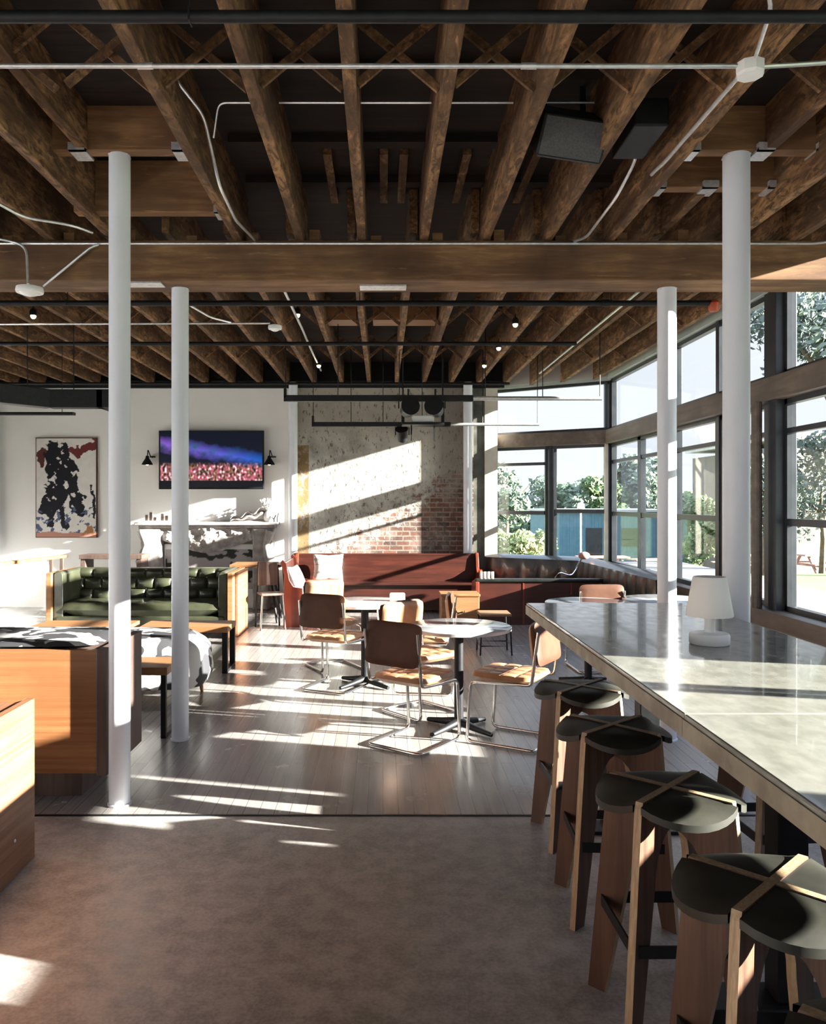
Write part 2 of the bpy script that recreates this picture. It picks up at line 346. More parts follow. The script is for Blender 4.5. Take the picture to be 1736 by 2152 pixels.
def header(x0, x1, y, zb, zt, brs):
    h = MB().box(x0, x1, y-.045, y+.045, zb, zt).build('header_board', M['joist_x'], ceil, bevel=.004)
    for bx_ in brs:
        MB().box(bx_-.045, bx_+.045, y-.075, y+.075, zb-.012, zb).box(bx_-.045, bx_+.045, y-.0755, y-.0455, zb-.012, zb+.03).build('joist_bracket', M['bracket'], h)
header(-1.92, -1.01, 4.46, 3.56, DECK1, [-1.88, -1.645, -1.09])
header(-1.92, -1.01, 5.12, 3.46, DECK1-.02, [-1.0])
header(1.56, 2.40, 4.46, 3.56, DECK1, [1.66, 2.06, 2.38])
header(1.56, 2.40, 4.93, 3.54, DECK1, [1.64, 2.34, 1.95])
def bridging(xs, y, zb, zt):
    for a, b in zip(xs[:-1], xs[1:]):
        g = MB(); g.bar((a+.03, y-.02, zb), (b-.03, y-.02, zt), .035, .02, (0,1,0)); g.bar((a+.03, y+.02, zt), (b-.03, y+.02, zb), .035, .02, (0,1,0))
        g.build('cross_bridging', M['joist'], ceil)
nx = sorted(near_x)
bridging([x for x in nx if x > -2.7 and x < 2.9], 3.55, 3.46, 3.76)
bridging([x for x in back_x if x > -3.4], 8.6, 3.53, 3.83)
bridging([x for x in back_x if x > -4.5], 10.6, 3.53, 3.83)
# ledger blocks above the beam
for i, x in enumerate(nx):
    if -3 < x < 3.2: MB().box(x+.06, x+.13, 5.56, 5.70, JB1, JB1+.05+.02*(i % 3)).build('blocking', M['joist_x'], ceil)
# cross boards seen under the deck
for y, c in ((3.95,0),(4.75,0),(5.35,0)): MB().box(-.9, 1.5, y, y+.09, DECK1-.05, DECK1).build('cross_board', M['deck'], ceil)
for x in (-.36,-.02,.10,.48,.9): MB().box(x, x+.05, 4.9, 5.7, DECK1-.06, DECK1).build('nailer', M['joist'], ceil)
for x in (-.45,.05,.42): MB().box(x-.16, x+.16, 8.9, 9.2, 3.64, 3.86).build('blocking', M['table_wood'], ceil)

# walls
g = MB(); g.box(XL-.15, XL, 7.5, 13.1, 0, 3.9).box(XL-.15, XL, YF, 7.5, 0, .9).box(XL-.15, XL, YF, 7.5, 3.2, 3.9)
for a, b in ((YF,-3.0),(-.6,-.2),(2.2,2.6),(5.0,5.4)): g.box(XL-.15, XL, a, b, .9, 3.2)
g.build('wall_left', M['white_wall'], kind='structure')
MB().box(XL, -1.36, YB, YB+.15, 0, 3.5).build('wall_back', M['white_wall'], kind='structure')
MB().box(-1.36, 1.42, YB-.05, YB+.15, 0, 3.5).build('wall_brick', M['brick'], kind='structure').name = 'wall_back_brick'
MB().box(1.42, 1.60, YB, YB+.15, 0, 3.5).build('trim_2', M['green_pillar'], kind='structure')
MB().box(1.60, 1.80, YB-.03, YB+.5, 0, 3.5).build('trim_3', M['cream_trim'], kind='structure')
MB().box(XL, 1.9, YB-.08, YB-.001, 3.45, 3.56).box(XL, 1.9, YB, YB+.2, 3.5, 3.9).build('trim_4', M['black_metal'], kind='structure')
# unseen wall behind the camera: tall glazing added between piers as fill light
g = MB(); xs = [XL, -5.9, -3.3, -3.0, -.8, -.5, 1.7, 2.0, XR+.15]
for a, b in zip(xs[0::2], xs[1::2]): g.box(a, b, YF-.15, YF, 0, 3.9)
g.box(XL, XR+.15, YF-.15, YF, 0, .5); g.box(XL, XR+.15, YF-.15, YF, 3.2, 3.9); g.build('wall_front', M['grey_wall'], kind='structure')
# right wall solids: unseen near piers, panels and sills shaped to mask the sun
g = MB(); g.box(XR, XR+.15, YF, 12.2, 0, .60)
g.box(XR, XR+.15, 3.80, 4.56, .6, 3.9); g.box(XR, XR+.15, 2.62, 2.96, .6, 3.9); g.box(XR, XR+.15, 2.96, 3.8, 2.53, 3.9); g.box(XR, XR+.15, 2.96, 3.8, 1.46, 1.80); g.box(XR, XR+.15, YF, -3.0, .6, 3.9); g.box(XR, XR+.15, .3, 1.0, .6, 3.9); g.box(XR, XR+.15, -3.0, .3, .6, .74); g.box(XR, XR+.15, -3.0, .3, 3.49, 3.9)
g.box(XR, XR+.15, 1.0, 2.03, .6, 1.28); g.box(XR, XR+.15, 2.03, 2.62, .6, 1.42); g.box(XR, XR+.15, 2.96, 3.8, .6, 1.0); g.box(XR, XR+.15, 1.0, 12.3, 3.60, 3.9)
g.build('wall_right', M['grey_wall'], kind='structure')
# angled end wall base
PA, PB = Vector((1.80, 13.30, 0)), Vector((3.42, 12.2, 0))
MB().bar(PA+Vector((0,.05,.30)), PB+Vector((.05,.05,.30)), .12, .60).bar(PA+Vector((0,0,3.72)), PB+Vector((0,0,3.72)), .15, .4).build('wall_end', M['grey_wall'], kind='structure')
# trims along the glazing
ti = [5]
def trim(g, m, bevel=.004):
    o = g.build('trim_%d' % ti[0], m, bevel=bevel, kind='structure'); ti[0] += 1; return o
trim(MB().box(XR-.10, XR+.10, 1.0, 12.2, 2.53, 2.73), M['transom'])
trim(MB().box(XR-.16, XR+.04, 4.6, 12.2, .60, .74), M['transom'])
trim(MB().box(XR-.06, XR+.06, 1.0, 12.25, 3.49, 3.61), M['soffit'])
trim(MB().bar(PA+Vector((-.05,-.03,2.63)), PB+Vector((0,-.03,2.63)), .2, .20), M['transom'])
trim(MB().bar(PA+Vector((0,0,.66)), PB+Vector((0,0,.66)), .2, .14), M['transom'])
trim(MB().bar(PA+Vector((0,0,3.53)), PB+Vector((0,0,3.53)), .12, .12), M['soffit'])
trim(MB().box(XR-.03, XR+.09, 12.20, 12.32, .6, 3.6), M['frame_dark'])
trim(MB().box(XR-.09, XR-.04, 12.20, 12.26, .74, 2.53), M['cream_trim'])
trim(MB().box(XR-.08, XR+.10, 6.92, 7.06, .6, 3.6).box(XR-.03, XR+.10, 7.06, 7.24, .6, 3.6), M['frame_dark'])
trim(MB().tube([(XR-.15, 7.12, .74), (XR-.15, 7.12, 2.53)], .045, 14), M['transom'])
wn = [1]
def window(p0, p1, z0, z1, rails, fw=.045, dp=.07):
    root = sempty('window_%d' % wn[0]); wn[0] += 1
    p0 = Vector((p0[0], p0[1], 0)); p1 = Vector((p1[0], p1[1], 0)); d = (p1-p0).normalized()
    g = MB()
    for p in (p0+d*fw/2, p1-d*fw/2): g.bar(p+Vector((0,0,z0)), p+Vector((0,0,z1)), fw if abs(d.x) > .5 else dp, dp if abs(d.x) > .5 else fw, (0,1,0))
    for z in (z0+fw/2, z1-fw/2): g.bar(p0+Vector((0,0,z)), p1+Vector((0,0,z)), dp, fw)
    g.build('window_frame', M['frame_dark'], root)
    for z in rails:
        r = MB().bar(p0+d*fw+Vector((0,0,z)), p1-d*fw+Vector((0,0,z)), .055, .045 if z > 2 else .06).build('sash_rail', M['frame_dark'], root)
    zs = [z0+fw] + sorted(rails) + [z1-fw]
    MB().bar(p0+d*fw+Vector((0,0,(z0+z1)/2)), p1-d*fw+Vector((0,0,(z0+z1)/2)), .006, z1-z0-2*fw).build('glass_pane', M['glass'], root)
RL = [1.49, 2.26]
for a, b in ((-3.0,-.6),(-.2,2.2),(2.6,5.0),(5.4,7.5)): window((XL-.07, a), (XL-.07, b), .9, 3.2, [])  # unseen left wall windows, added to let in fill light
for a, b in ((10.87,12.19),(9.66,10.83),(8.32,9.52),(7.24,8.24),(5.86,6.92),(4.57,5.82)): window((XR+.03,a), (XR+.03,b), .74, 2.53, RL)
window((XR+.03,-2.98), (XR+.03,-1.38), .74, 3.49, [2.5]); window((XR+.03,-1.34), (XR+.03,.28), .74, 3.49, [2.5]); window((XR+.03,2.97), (XR+.03,3.79), 1.0, 1.46, []); window((XR+.03,2.97), (XR+.03,3.79), 1.80, 2.53, []); window((XR+.03,1.0), (XR+.03,2.02), 1.28, 2.53, []); window((XR+.03,2.04), (XR+.03,2.61), 1.42, 2.53, [])  # unseen; first two added for bounce light, others sized to shape sun patches
for a, b in ((9.60,12.19),(7.24,9.54),(4.57,6.92),(1.0,2.61)): window((XR+.03,a), (XR+.03,b), 2.73, 3.49, [])  # last one is out of view, added for fill light
dd = (PB-PA); q = lambda t: (PA.x+dd.x*t, PA.y+dd.y*t)
window(q(.01), q(.475), .73, 2.53, RL); window(q(.525), q(.96), .73, 2.53, [1.52]); window(q(.01), q(.96), 2.73, 3.47, [])
for y in (9.59, 8.28, 5.84): trim(MB().box(XR-.02, XR+.09, y-.04, y+.04, .74, 3.5), M['frame_dark'])
trim(MB().bar(Vector((*q(.5), .73)), Vector((*q(.5), 2.53)), .06, .08, (0,1,0)), M['frame_dark'])
for a, b in ((-5.9,-3.3),(-3.0,-.8),(-.5,1.7)):     # unseen big panes behind the camera, added for fill
    window((a, YF-.07), (b, YF-.07), .5, 3.2, [2.2])

# ------------------------------------------------------------------ beam, columns
tag(MB().box(-6.3, XR-.02, 5.50, 5.82, 3.15, 3.42).build('timber_beam', M['beam'], bevel=.01), 'long heavy timber beam crossing the room on white columns', 'beam')
def column(x, y, r, top, label, cap=False):
    t = thing('round_column', label, 'column', (x, y, 0), 0, 'white round columns')
    MB().lathe([(r,0),(r,top-.05)] + ([(r,top)] if not cap else []), 40).build('shaft', M['white_paint'], t, smooth=True)
    if cap: MB().lathe([(r,top-.07),(r*1.12,top-.05),(r*1.55,top-.012),(r*1.55,top)], 32).build('capital', M['white_paint'], t, smooth=True)
    else: MB().box(-r*.9, r*.9, -r*.6, r*.6, top-.0101, top-.0001).build('cap_plate', M['white_paint'], t)
    MB().lathe([(r*1.12,0.001),(r*1.12,.012),(r*1.01,.016)], 32).build('base_ring', M['white_paint'], t, smooth=True)
column(-1.445, 4.49, .0575, 3.56, 'white round column beside the wood booth box, nearest on the left')
column(1.938, 4.49, .071, 3.56, 'thick white round column beside the concrete counter, nearest on the right')
column(-1.418, 5.72, .0590, 3.15, 'white round column with capital, in front of the printed bench')
column(1.984, 5.72, .0645, 3.15, 'white round column with capital, behind the far end of the counter')
def pipecol(x, label):
    tag(MB().lathe([(.07,0),(.07,3.52)], 24, (x, YB-.16, 0)).build('wall_pipe', M['white_paint'], smooth=True), label, 'pipe', 'white pipes on the back wall')
pipecol(-1.40, 'white vertical pipe between television wall and peeling brick')
pipecol(1.32, 'white vertical pipe right of the peeling brick wall')
pipecol(-6.05, 'white vertical pipe at the far left of the back wall')
MB().box(-.16,.16,5.60,5.72,3.138,3.149).build('beam_plate', M['bracket']).location = (0,0,0)
bp = bpy.data.objects['beam_plate']; bp.parent = bpy.data.objects['timber_beam']
MB().box(-1.75,-1.5,5.52,5.64,3.138,3.149).build('beam_plate', M['bracket'], bpy.data.objects['timber_beam'])

# ------------------------------------------------------------------ pipes and conduits
def hpipe(name, x0, x1, y, z, r, m, label, cat, group=None, hangers=(), top=3.8, couplings=()):
    t = thing(name, label, cat, (0,0,0), 0, group)
    MB().tube([(x0,y,z),(x1,y,z)], r, 14).build('pipe', m, t, smooth=True)
    for c in couplings: MB().tube([(c-.03,y,z),(c+.03,y,z)], r*1.35, 12).build('coupling', m, t, smooth=True)
    for h in hangers:
        MB().tube([(h,y,z+r),(h,y,top)], .004, 6).tube([(h,y-r*1.1,z-r),(h,y-r*1.1,z+r),(h,y+r*1.1,z+r),(h,y+r*1.1,z-r)], .003, 6, True).build('hanger', M['black_metal'], t)
    return t
hpipe('sprinkler_pipe', -6.2, 3.3, 2.80, 3.32, .021, M['black_metal'], 'thick black sprinkler pipe across the top of the photo', 'pipe', 'black sprinkler pipes', (-.66, 1.9), 3.8)
p = hpipe('sprinkler_pipe', -6.2, 2.86, 7.0, 3.36, .024, M['black_metal'], 'black sprinkler pipe with red end, first one behind the beam', 'pipe', 'black sprinkler pipes', (-2.7, -.2, 1.95), 3.86, (1.9,))
MB().lathe([(.035,0),(.045,.02),(.045,.07),(.02,.10)], 14, (2.83,7.0,3.29)).build('red_end_cap', M['red_plastic'], p, smooth=True)
hpipe('sprinkler_pipe', -6.2, 2.15, 9.1, 3.42, .022, M['black_metal'], 'black sprinkler pipe with small elbow, second behind the beam', 'pipe', 'black sprinkler pipes', (-.5, 1.5), 3.86)
hpipe('sprinkler_pipe', -6.2, 1.9, 12.3, 3.44, .02, M['black_metal'], 'black sprinkler pipe close to the back wall', 'pipe', 'black sprinkler pipes', (-3.0,), 3.86)
hpipe('conduit', -6.2, 1.40, 3.20, 3.365, .0095, M['conduit'], 'pale steel conduit running left from the white junction box', 'conduit', None, (), 3.8, (-.93,.57))
def cond(pts, r, label, m='conduit', fil=.08):
    return tag(MB().tube(fillet(pts, fil), r, 8).build('conduit', M[m], smooth=True), label, 'conduit')
cond([(1.43,3.2,3.36),(1.62,3.2,3.37),(1.75,3.2,3.38),(3.2,3.2,3.38)], .0095, 'pale steel conduit running right from the junction box')
cond([(1.43,3.25,3.37),(1.43,4.15,3.385),(1.43,4.3,3.40),(1.46,4.45,3.44)], .0095, 'bright conduit running away from the junction box along a joist')
cond([(1.43,3.14,3.37),(1.36,2.85,3.40),(1.25,2.75,3.44)], .008, 'short conduit leading toward the camera from junction box')
t = thing('junction_box', 'white octagonal junction box where the ceiling conduits meet', 'electrical box', (1.435,3.2,3.33))
MB().lathe([(.052,0),(.055,.004),(.055,.045)], 8).build('box_body', M['plastic_white'], t); MB().lathe([(.05,-.006),(.052,0)], 8).build('cover_plate', M['plastic_white'], t)
for i, (a, b) in enumerate(((-.88,1.08),)): cond([(a,4.25,3.55),(a+.04,4.18,3.70),(a+.12,4.18,3.70),(b,4.18,3.70)], .006, 'thin conduit up between the joists in the middle')
cond([(-1.0,3.55,3.62),(-.90,4.1,3.60),(-.905,4.35,3.50),(-.90,4.5,3.40),(-.90,5.0,3.38),(-.86,5.5,3.42)], .009, 'bent conduit following a joist right of the near left column')
cond([(1.32,4.15,3.75),(1.36,4.25,3.70),(1.36,4.4,3.5),(1.34,4.7,3.41),(1.33,5.35,3.39),(1.27,5.55,3.42)], .009, 'bent conduit along the joist right of the ceiling speaker')
cond([(-2.6,4.1,3.5),(-2.35,4.6,3.44),(-2.2,5.0,3.40),(-1.98,5.2,3.42),(-1.9,5.35,3.42)], .009, 'curved conduit at upper left near the near left column')
cond([(-6.2,5.48,3.39),(2.92,5.48,3.39),(3.1,5.42,3.42)], .009, 'long conduit running along the top of the timber beam')
cond([(-2.9,5.2,3.40),(-2.5,5.44,3.40),(-2.37,5.44,3.36),(-2.36,5.44,3.11)], .009, 'curved conduit dropping to the smoke detector')
cond([(-2.27,5.46,3.10),(-1.95,5.46,3.36),(-1.9,5.47,3.38)], .009, 'slanting conduit from the smoke detector to the beam')
cond([(-6.2,8.1,3.41),(-1.12,8.1,3.43)], .010, 'conduit running to the small white detector behind the beam')
cond([(-1.82,6.2,3.46),(-1.75,7.4,3.44),(-1.66,7.9,3.44),(-1.5,8.07,3.43)], .010, 'short bent conduit behind the second left column')
cond([(-.85,6.1,3.48),(-.85,8.6,3.48),(-.85,9.8,3.46),(-.85,11.2,3.46)], .013, 'pale conduit along a joist holding ceiling spotlights')
cond([(2.2,6.1,3.47),(2.2,11.5,3.47)], .012, 'conduit along the joists near the windows')
def detector(x, y, z, r, label):
    t = thing('smoke_detector', label, 'smoke detector', (x, y, z))
    MB().lathe([(r,0),(r*1.05,.012),(r,.035),(r*.5,.045)], 28).build('housing', M['plastic_white'], t, smooth=True)
    MB().lathe([(r*.25,-.022),(r*.55,-.014),(r*.8,0)], 20).build('sensor_dome', M['white_glossy'], t, smooth=True)
detector(-2.34, 5.42, 3.045, .085, 'white round smoke detector under the left end of the beam')
detector(-1.07, 8.1, 3.37, .065, 'small white detector at the end of a conduit behind the beam')
# spot bulbs
for (px, py, y, lab) in ((625,660,8.2,'lit ceiling spotlight just right of the small white detector'),(70,662,8.0,'lit ceiling spotlight at the far left below smoke detector'),(670,767,10.6,'lit ceiling spotlight above the left end of the rig'),
                    (1018,767,10.6,'lit ceiling spotlight above the brick wall edge'),(1083,680,8.4,'lit ceiling spotlight nearest the right back column'),(1048,730,9.6,'lit ceiling spotlight, middle of the three near the windows')):
    x = (px-805)/1720*y; z = 1.66-(py-1055)/1720*y
    t = thing('ceiling_spotlight', lab, 'spotlight', (x, y, z), 0, 'small lit ceiling spotlights')
    MB().ball((0,0,-.012), .026).build('bulb', M['bulb'], t, smooth=True)
    MB().lathe([(.035,-.005),(.035,.04),(.02,.06)], 16).tube([(0,0,.05),(0,0,max(.1, 3.5-z))], .006, 6).build('socket', M['black_metal'], t, smooth=True)
# ceiling speaker
t = thing('ceiling_speaker', 'black rectangular loudspeaker with grille hung between the joists', 'speaker', (.93, 4.22, 3.45))
Mr = Matrix.Rotation(R(34), 4, 'X') @ Matrix.Rotation(R(8), 4, 'Y')
MB().box(-.17,.17,-.13,.13,.0,.20,Mr).build('cabinet', M['black_metal'], t, bevel=.012)
M['grille'] = mottled('speaker_grille', (.045,.047,.052), (.075,.078,.083), 120, .6, .4)
MB().box(-.155,.155,-.1345,-.131,.01,.19,Mr).box(-.155,.155,-.115,.115,-.006,-.0005,Mr).build('grille', M['grille'], t)
for hx in (-.1,.1): MB().bar((hx,.0,.16),(hx,.0,.35),.03,.004,(0,1,0)).build('hanging_bracket', M['black_metal'], t)
# black projector box further right
t = thing('ceiling_projector', 'dark boxy device tucked between joists right of the loudspeaker', 'device', (1.31, 4.2, 3.50))
MB().box(-.08,.09,-.2,.2,0,.14).build('body', M['black_metal'], t, bevel=.01); MB().tube([(0,0,.14),(0,0,.30)], .015, 10).build('mount', M['black_metal'], t)
# suspended lighting box, upper left
t = thing('suspended_light', 'black L-shaped suspended light box at the upper left', 'light fixture', (0,0,0))
g = MB(); g.bar((-4.55,7.2,2.74),(-3.5,8.6,2.74),.16,.19); g.bar((-3.5,8.6,2.74),(-2.92,8.6,2.74),.16,.19); g.bar((-2.92,8.52,2.74),(-2.92,9.0,2.74),.14,.19); g.build('housing', M['black_metal'], t, bevel=.006)
for x, y in ((-3.65,8.4),(-3.25,8.6)): MB().tube([(x,y,2.8),(x,y,3.86)], .005, 6).build('hanging_rod', M['black_metal'], t)
t = thing('suspended_light', 'thin black bar light hanging below the L-shaped box', 'light fixture', (0,0,0))
MB().bar((-5.1,10.2,2.76),(-3.85,10.2,2.76),.10,.035).build('housing', M['black_metal'], t)
for x in (-4.9,-4.0): MB().tube([(x,10.2,2.77),(x,10.2,3.86)], .004, 6).build('hanging_rod', M['black_metal'], t)
# rig bars with stage lights
def rig(x0, x1, y, z, r, rods, label, mid):
    t = thing('lighting_bar', label, 'lighting bar', (0,0,0), 0, 'hanging bars before the brick wall')
    MB().box(x0, mid, y-r, y+r, z-r, z+r).box(x0,x0+.03,y-r,y+r,z,z+.12).build('bar', M['black_metal'], t, bevel=.004)
    MB().tube([(mid,y,z),(x1,y,z)], r*.7, 12).build('tube', M['conduit'], t, smooth=True)
    for x in rods: MB().tube([(x,y,z),(x,y,3.86)], .006, 6).build('hanging_rod', M['black_metal'], t)
    return t
rig(-1.21, 2.67, 10.0, 2.925, .038, (-1.19,-.55,.2,1.25,1.95,2.65), 'upper black lighting bar hanging before the brick wall', 1.1)
rig(-1.0, 2.19, 11.5, 2.75, .032, (-.98,-.45,.0,.55,1.4,2.17), 'lower black lighting bar hanging before the brick wall', .95)
def stagelight(x, y, z, label, yaw, pitch=-25, s=1.0):
    t = thing('stage_light', label, 'stage light', (x, y, z), yaw, 'stage lights on the hanging bars')
    Rm = Matrix.Rotation(R(pitch), 4, 'X')
    g = MB(); n = 20; prof = [(.05,-.14),(.085,-.10),(.09,0),(.11,.12),(.115,.13)]
    h = MB(); h.lathe([(r*s, zz*s) for r, zz in prof], n)
    g.add([Rm @ Matrix.Rotation(R(90), 4, 'X') @ Vector(v) for v in h.v], h.f); g.build('lamp_body', M['black_metal'], t, smooth=True)
    bd = [c for c in t.children][0] if t.children else None
    lens = MB().lathe([(.07*s,0),(.06*s,-.01*s)], 16); MB().add([Rm @ Matrix.Rotation(R(90), 4, 'X') @ (Vector(v)+Vector((0,0,.125*s))) for v in lens.v], lens.f).build('lens', M['chrome'], bd or t)
    MB().tube(fillet([(-.12*s,0,0),(-.12*s,0,.16*s),(.12*s,0,.16*s),(.12*s,0,0)], .03), .008, 8).tube([(0,0,.16*s),(0,0,.24*s)], .012, 8).build('yoke', M['black_metal'], t, smooth=True)
stagelight(.31, 10.0, 2.80, 'round black stage light left of the pair on the upper bar', R(10), -10, 1.0)
stagelight(.64, 10.0, 2.80, 'round black stage light right of the pair on the upper bar', R(-14), -10, 1.0)
stagelight(.27, 11.5, 2.60, 'black spotlight hanging alone from the lower bar', R(-8), -50, .8)
t = thing('projector_cage', 'black metal cage with small projector between the two bars', 'projector', (.52, 10.7, 2.66))
MB().box(-.27,.27,-.16,.16,0,.03).bar((-.26,0,0),(-.26,0,.30),.04,.04,(0,1,0)).bar((.26,0,0),(.26,0,.30),.04,.04,(0,1,0)).bar((-.15,0,0),(-.15,0,-.2),.02,.02,(0,1,0)).bar((.15,0,0),(.15,0,-.2),.02,.02,(0,1,0)).build('cage', M['black_metal'], t)
MB().box(-.14,.14,-.1,.1,.035,.12).build('projector_body', M['plastic_white'], t, bevel=.01)
for hx in (-.26,.26): MB().bar((hx,0,.30),(hx,0,1.18),.02,.02,(0,1,0)).build('hanging_rod', M['black_metal'], t)
# ------------------------------------------------------------------ counter table
t = thing('counter_table', 'long high communal table with sealed concrete top on the right', 'table', (1.34, 2.7, 0))
y0 = .5-2.7; seam = [y0, 2.32-2.7, 4.87-2.7]
for a, b in zip(seam[:-1], seam[1:]):
    sl_ = MB().box(-.488, .490, a+.002, b-.002, .992, 1.06).build('concrete_slab', M['counter'], t, bevel=.006)
    MB().box(-.492, -.4885, a+.002, b-.002, .994, 1.046).build('slab_edge', M['counter_edge'], sl_)
for y in (4.15, 2.72, 1.15):
    l = MB().box(-.05,.05,y-2.75,y-2.65,.02,.99).build('leg', M['black_metal'], t, bevel=.004)
    MB().box(-.3,.3,y-2.78,y-2.62,.001,.02).build('base_plate', M['black_metal'], l, bevel=.004)
MB().box(-.35,.35,.9-2.7,4.6-2.7,.965,.991).build('under_frame', M['black_metal'], t)
# portable lamp
t = thing('table_lamp', 'small white portable lamp with conical shade on the concrete counter', 'lamp', (1.38, 3.46, 1.061))
MB().lathe([(.078,.0),(.082,.006),(.082,.036),(.077,.046),(.02,.05)], 40).build('lamp_base', M['plastic_white'], t, smooth=True)
MB().lathe([(.021,.046),(.021,.15)], 20).build('stem', M['plastic_white'], t, smooth=True)
MB().lathe([(.094,.118),(.096,.124),(.068,.278),(.064,.284),(.060,.278),(.090,.122)], 40).build('lamp_shade', M['shade'], t, smooth=True)

# ------------------------------------------------------------------ bar stools
def make_stool():
    t = thing('bar_stool', '', 'stool')
    H = .75; rt, rb = .208, .285; th = .024
    for s, (ang) in enumerate((R(45), R(-45))):
        # portal shaped panel in the (d, z) plane: outline right half then left half
        out = [(rb,0),(rt+.004,H-.02),(rt-.004,H)]
        inn = [(rb-.062,0),(rt-.085,.47)]
        arch = [( (rt-.085)*math.cos(a), .47+.155*math.sin(a)) for a in [R(k) for k in (15,32,50,68,90)]]
        poly = out + [(-x, z) for x, z in reversed(out)] + [(-x, z) for x, z in inn] + [(-x, z) for x, z in arch] + [(x, z) for x, z in reversed(arch[:-1])] + [(x, z) for x, z in reversed(inn)]
        Mx = Matrix.Rotation(ang, 4, 'Z') @ MXZ
        eps = .0 if s == 0 else .0008
        o = MB(); n = len(poly); o.prism([(x*(1-eps), z-eps) for x, z in poly], Mx, -th/2, th/2)
        for i in range(len(o.m)): o.m[i] = 0 if i < 2 else 1
        o.build('leg_panel', [M['stool_wood'], M['ply_edge']], t)
    # four seat quadrants between the panel edges, drooping at the rim
    for k in range(4):
        a0 = R(90*k)      # centre of quadrant between diagonals
        g = MB(); off = th/2+.001; nu, nw = 10, 10
        def top(u, v, dz=0, shr=1):
            a = a0 - R(45) + R(90)*u; rr = rt*(1+ .02*math.sin(math.pi*u)) * v * shr
            # push off the cross
            c = Vector((math.cos(a0), math.sin(a0), 0)); p = Vector((math.cos(a)*rr, math.sin(a)*rr, 0)) + c*off*1.414
            droop = -.030*(v**5)*math.sin(math.pi*u)**.8 
            edge = -.005*(v**9)
            lim = 1.0
            p.z = H - .004 + droop + edge + dz
            return p
        g.grid(lambda u, v: top(u, v), nu, nw)
        g.grid(lambda u, v: top(1-u, v, -.022), nu, nw)
        g.grid(lambda u, v: top(1-u, 1, -.022*(1-v)), nu, 1)
        g.build('seat_quadrant', M['stool_seat'], t, smooth=True)
    # foot ring of flat bar
    rr = rt + (rb-rt)*(H-.31)/H - .01
    c = [Vector((rr*math.cos(R(45+90*k)), rr*math.sin(R(45+90*k)), .31)) for k in range(4)]
    for k in range(4): MB().bar(c[k], c[(k+1)%4], .006, .038).build('foot_rail', M['black_metal'], t)
    return t
st0 = make_stool()
spots = [(.985,4.07,2,'walnut and black bar stool farthest along the counter, beside tan chair'),(.945,3.36,-3,'second farthest bar stool on the near side of counter'),
         (.918,2.625,1,'bar stool nearest but one, its seat just left of the counter corner seam'),(.935,1.965,-1,'nearest fully seen bar stool, cross seat cut by the right edge'),
         (.905,1.34,3,'bar stool whose seat only peeks in at the bottom right corner'),
         (1.66,3.45,4,'bar stool tucked in on the window side, farthest of them'),(1.66,2.18,-4,'bar stool tucked in on the window side behind nearest stools'),(1.66,1.62,2,'bar stool on the window side nearest the camera, only legs show')]
for i, (x, y, a, lab) in enumerate(spots):
    o = st0 if i == 0 else copy_tree(st0)
    o.location = (x, y, 0.001); o.rotation_euler.z = R(a); o['label'] = lab; o['group'] = 'bar stools at the concrete counter'

# ------------------------------------------------------------------ cantilever chairs
def cushion(g, w, d, z0, z1, nx, ny, tuft=.010, M0=None, r=.03):
    """rounded slab with square tufting; local x,y plane"""
    M0 = M0 or Matrix()
    def prof(u, v):
        a_, b_ = u*2-1, v*2-1; mx_ = max(abs(a_), abs(b_)); nn = 8.0
        kk = mx_/((abs(a_)**nn+abs(b_)**nn)**(1/nn)) if mx_ > 1e-6 else 1
        x = a_*kk*w/2; y = b_*kk*d/2
        ex = min(1, (.5-abs(u-.5))*w/r); ey = min(1, (.5-abs(v-.5))*d/r)
        e = math.sqrt(max(0, 1-(1-ex)**2)) * math.sqrt(max(0, 1-(1-ey)**2))
        q = (abs(math.sin(math.pi*u*nx))*abs(math.sin(math.pi*v*ny)))**.35
        return x, y, e, q
    def t_(u, v):
        x, y, e, q = prof(u, v); return M0 @ Vector((x, y, (z0+z1)/2 + (z1-z0)/2*e - tuft*(1-q)*e))
    def b_(u, v):
        x, y, e, q = prof(1-u, v); return M0 @ Vector((x, y, (z0+z1)/2 - (z1-z0)/2*e))
    g.grid(t_, 36, 36); g.grid(b_, 12, 12)
    return g
def make_chair():
    t = thing('cantilever_chair', '', 'chair')
    W = .215; r = .0115
    pts = [(W,-.275,.80),(W,-.235,.50),(W,-.225,.445),(W,.215,.425),(W,.245,.0125),(W,-.245,.0125),(-W,-.245,.0125),(-W,.245,.0125),(-W,.215,.425),(-W,-.225,.445),(-W,-.235,.50),(-W,-.275,.80)]
    MB().tube(fillet(pts, .05, 6), r, 10).build('tube_frame', M['chrome'], t, smooth=True)
    g = cushion(MB(), .425, .45, .432, .492, 4, 4, .009, None, .016); 
    g2 = MB(); g2.add([Vector(v)+Vector((0,.005,0)) for v in g.v], g.f); g2.build('seat', M['tan'], t, smooth=True)
    # backrest: cushion front, leather shell behind
    Mb = Matrix.Translation((0,-.258,.715)) @ Matrix.Rotation(R(90-7), 4, 'X')
    # plane x / height, normal towards +y (front)
    Mb = Matrix.Translation((0,-.262,.715)) @ Matrix.Rotation(R(-7), 4, 'X') @ Matrix(((-1,0,0,0),(0,0,1,0),(0,1,0,0),(0,0,0,1)))
    g = MB(); cushion(g, .43, .285, .004, .060, 5, 1.0, .012, Mb, .045); g.build('backrest', M['tan'], t, smooth=True)
    g = MB(); cushion(g, .44, .295, -.012, .014, 1, 1, 0, Mb, .05); g.build('back_shell', M['tan_back'], t, smooth=True)
    return t
ch0 = make_chair()
def yaw(fx, fy): return math.atan2(-fx, fy)
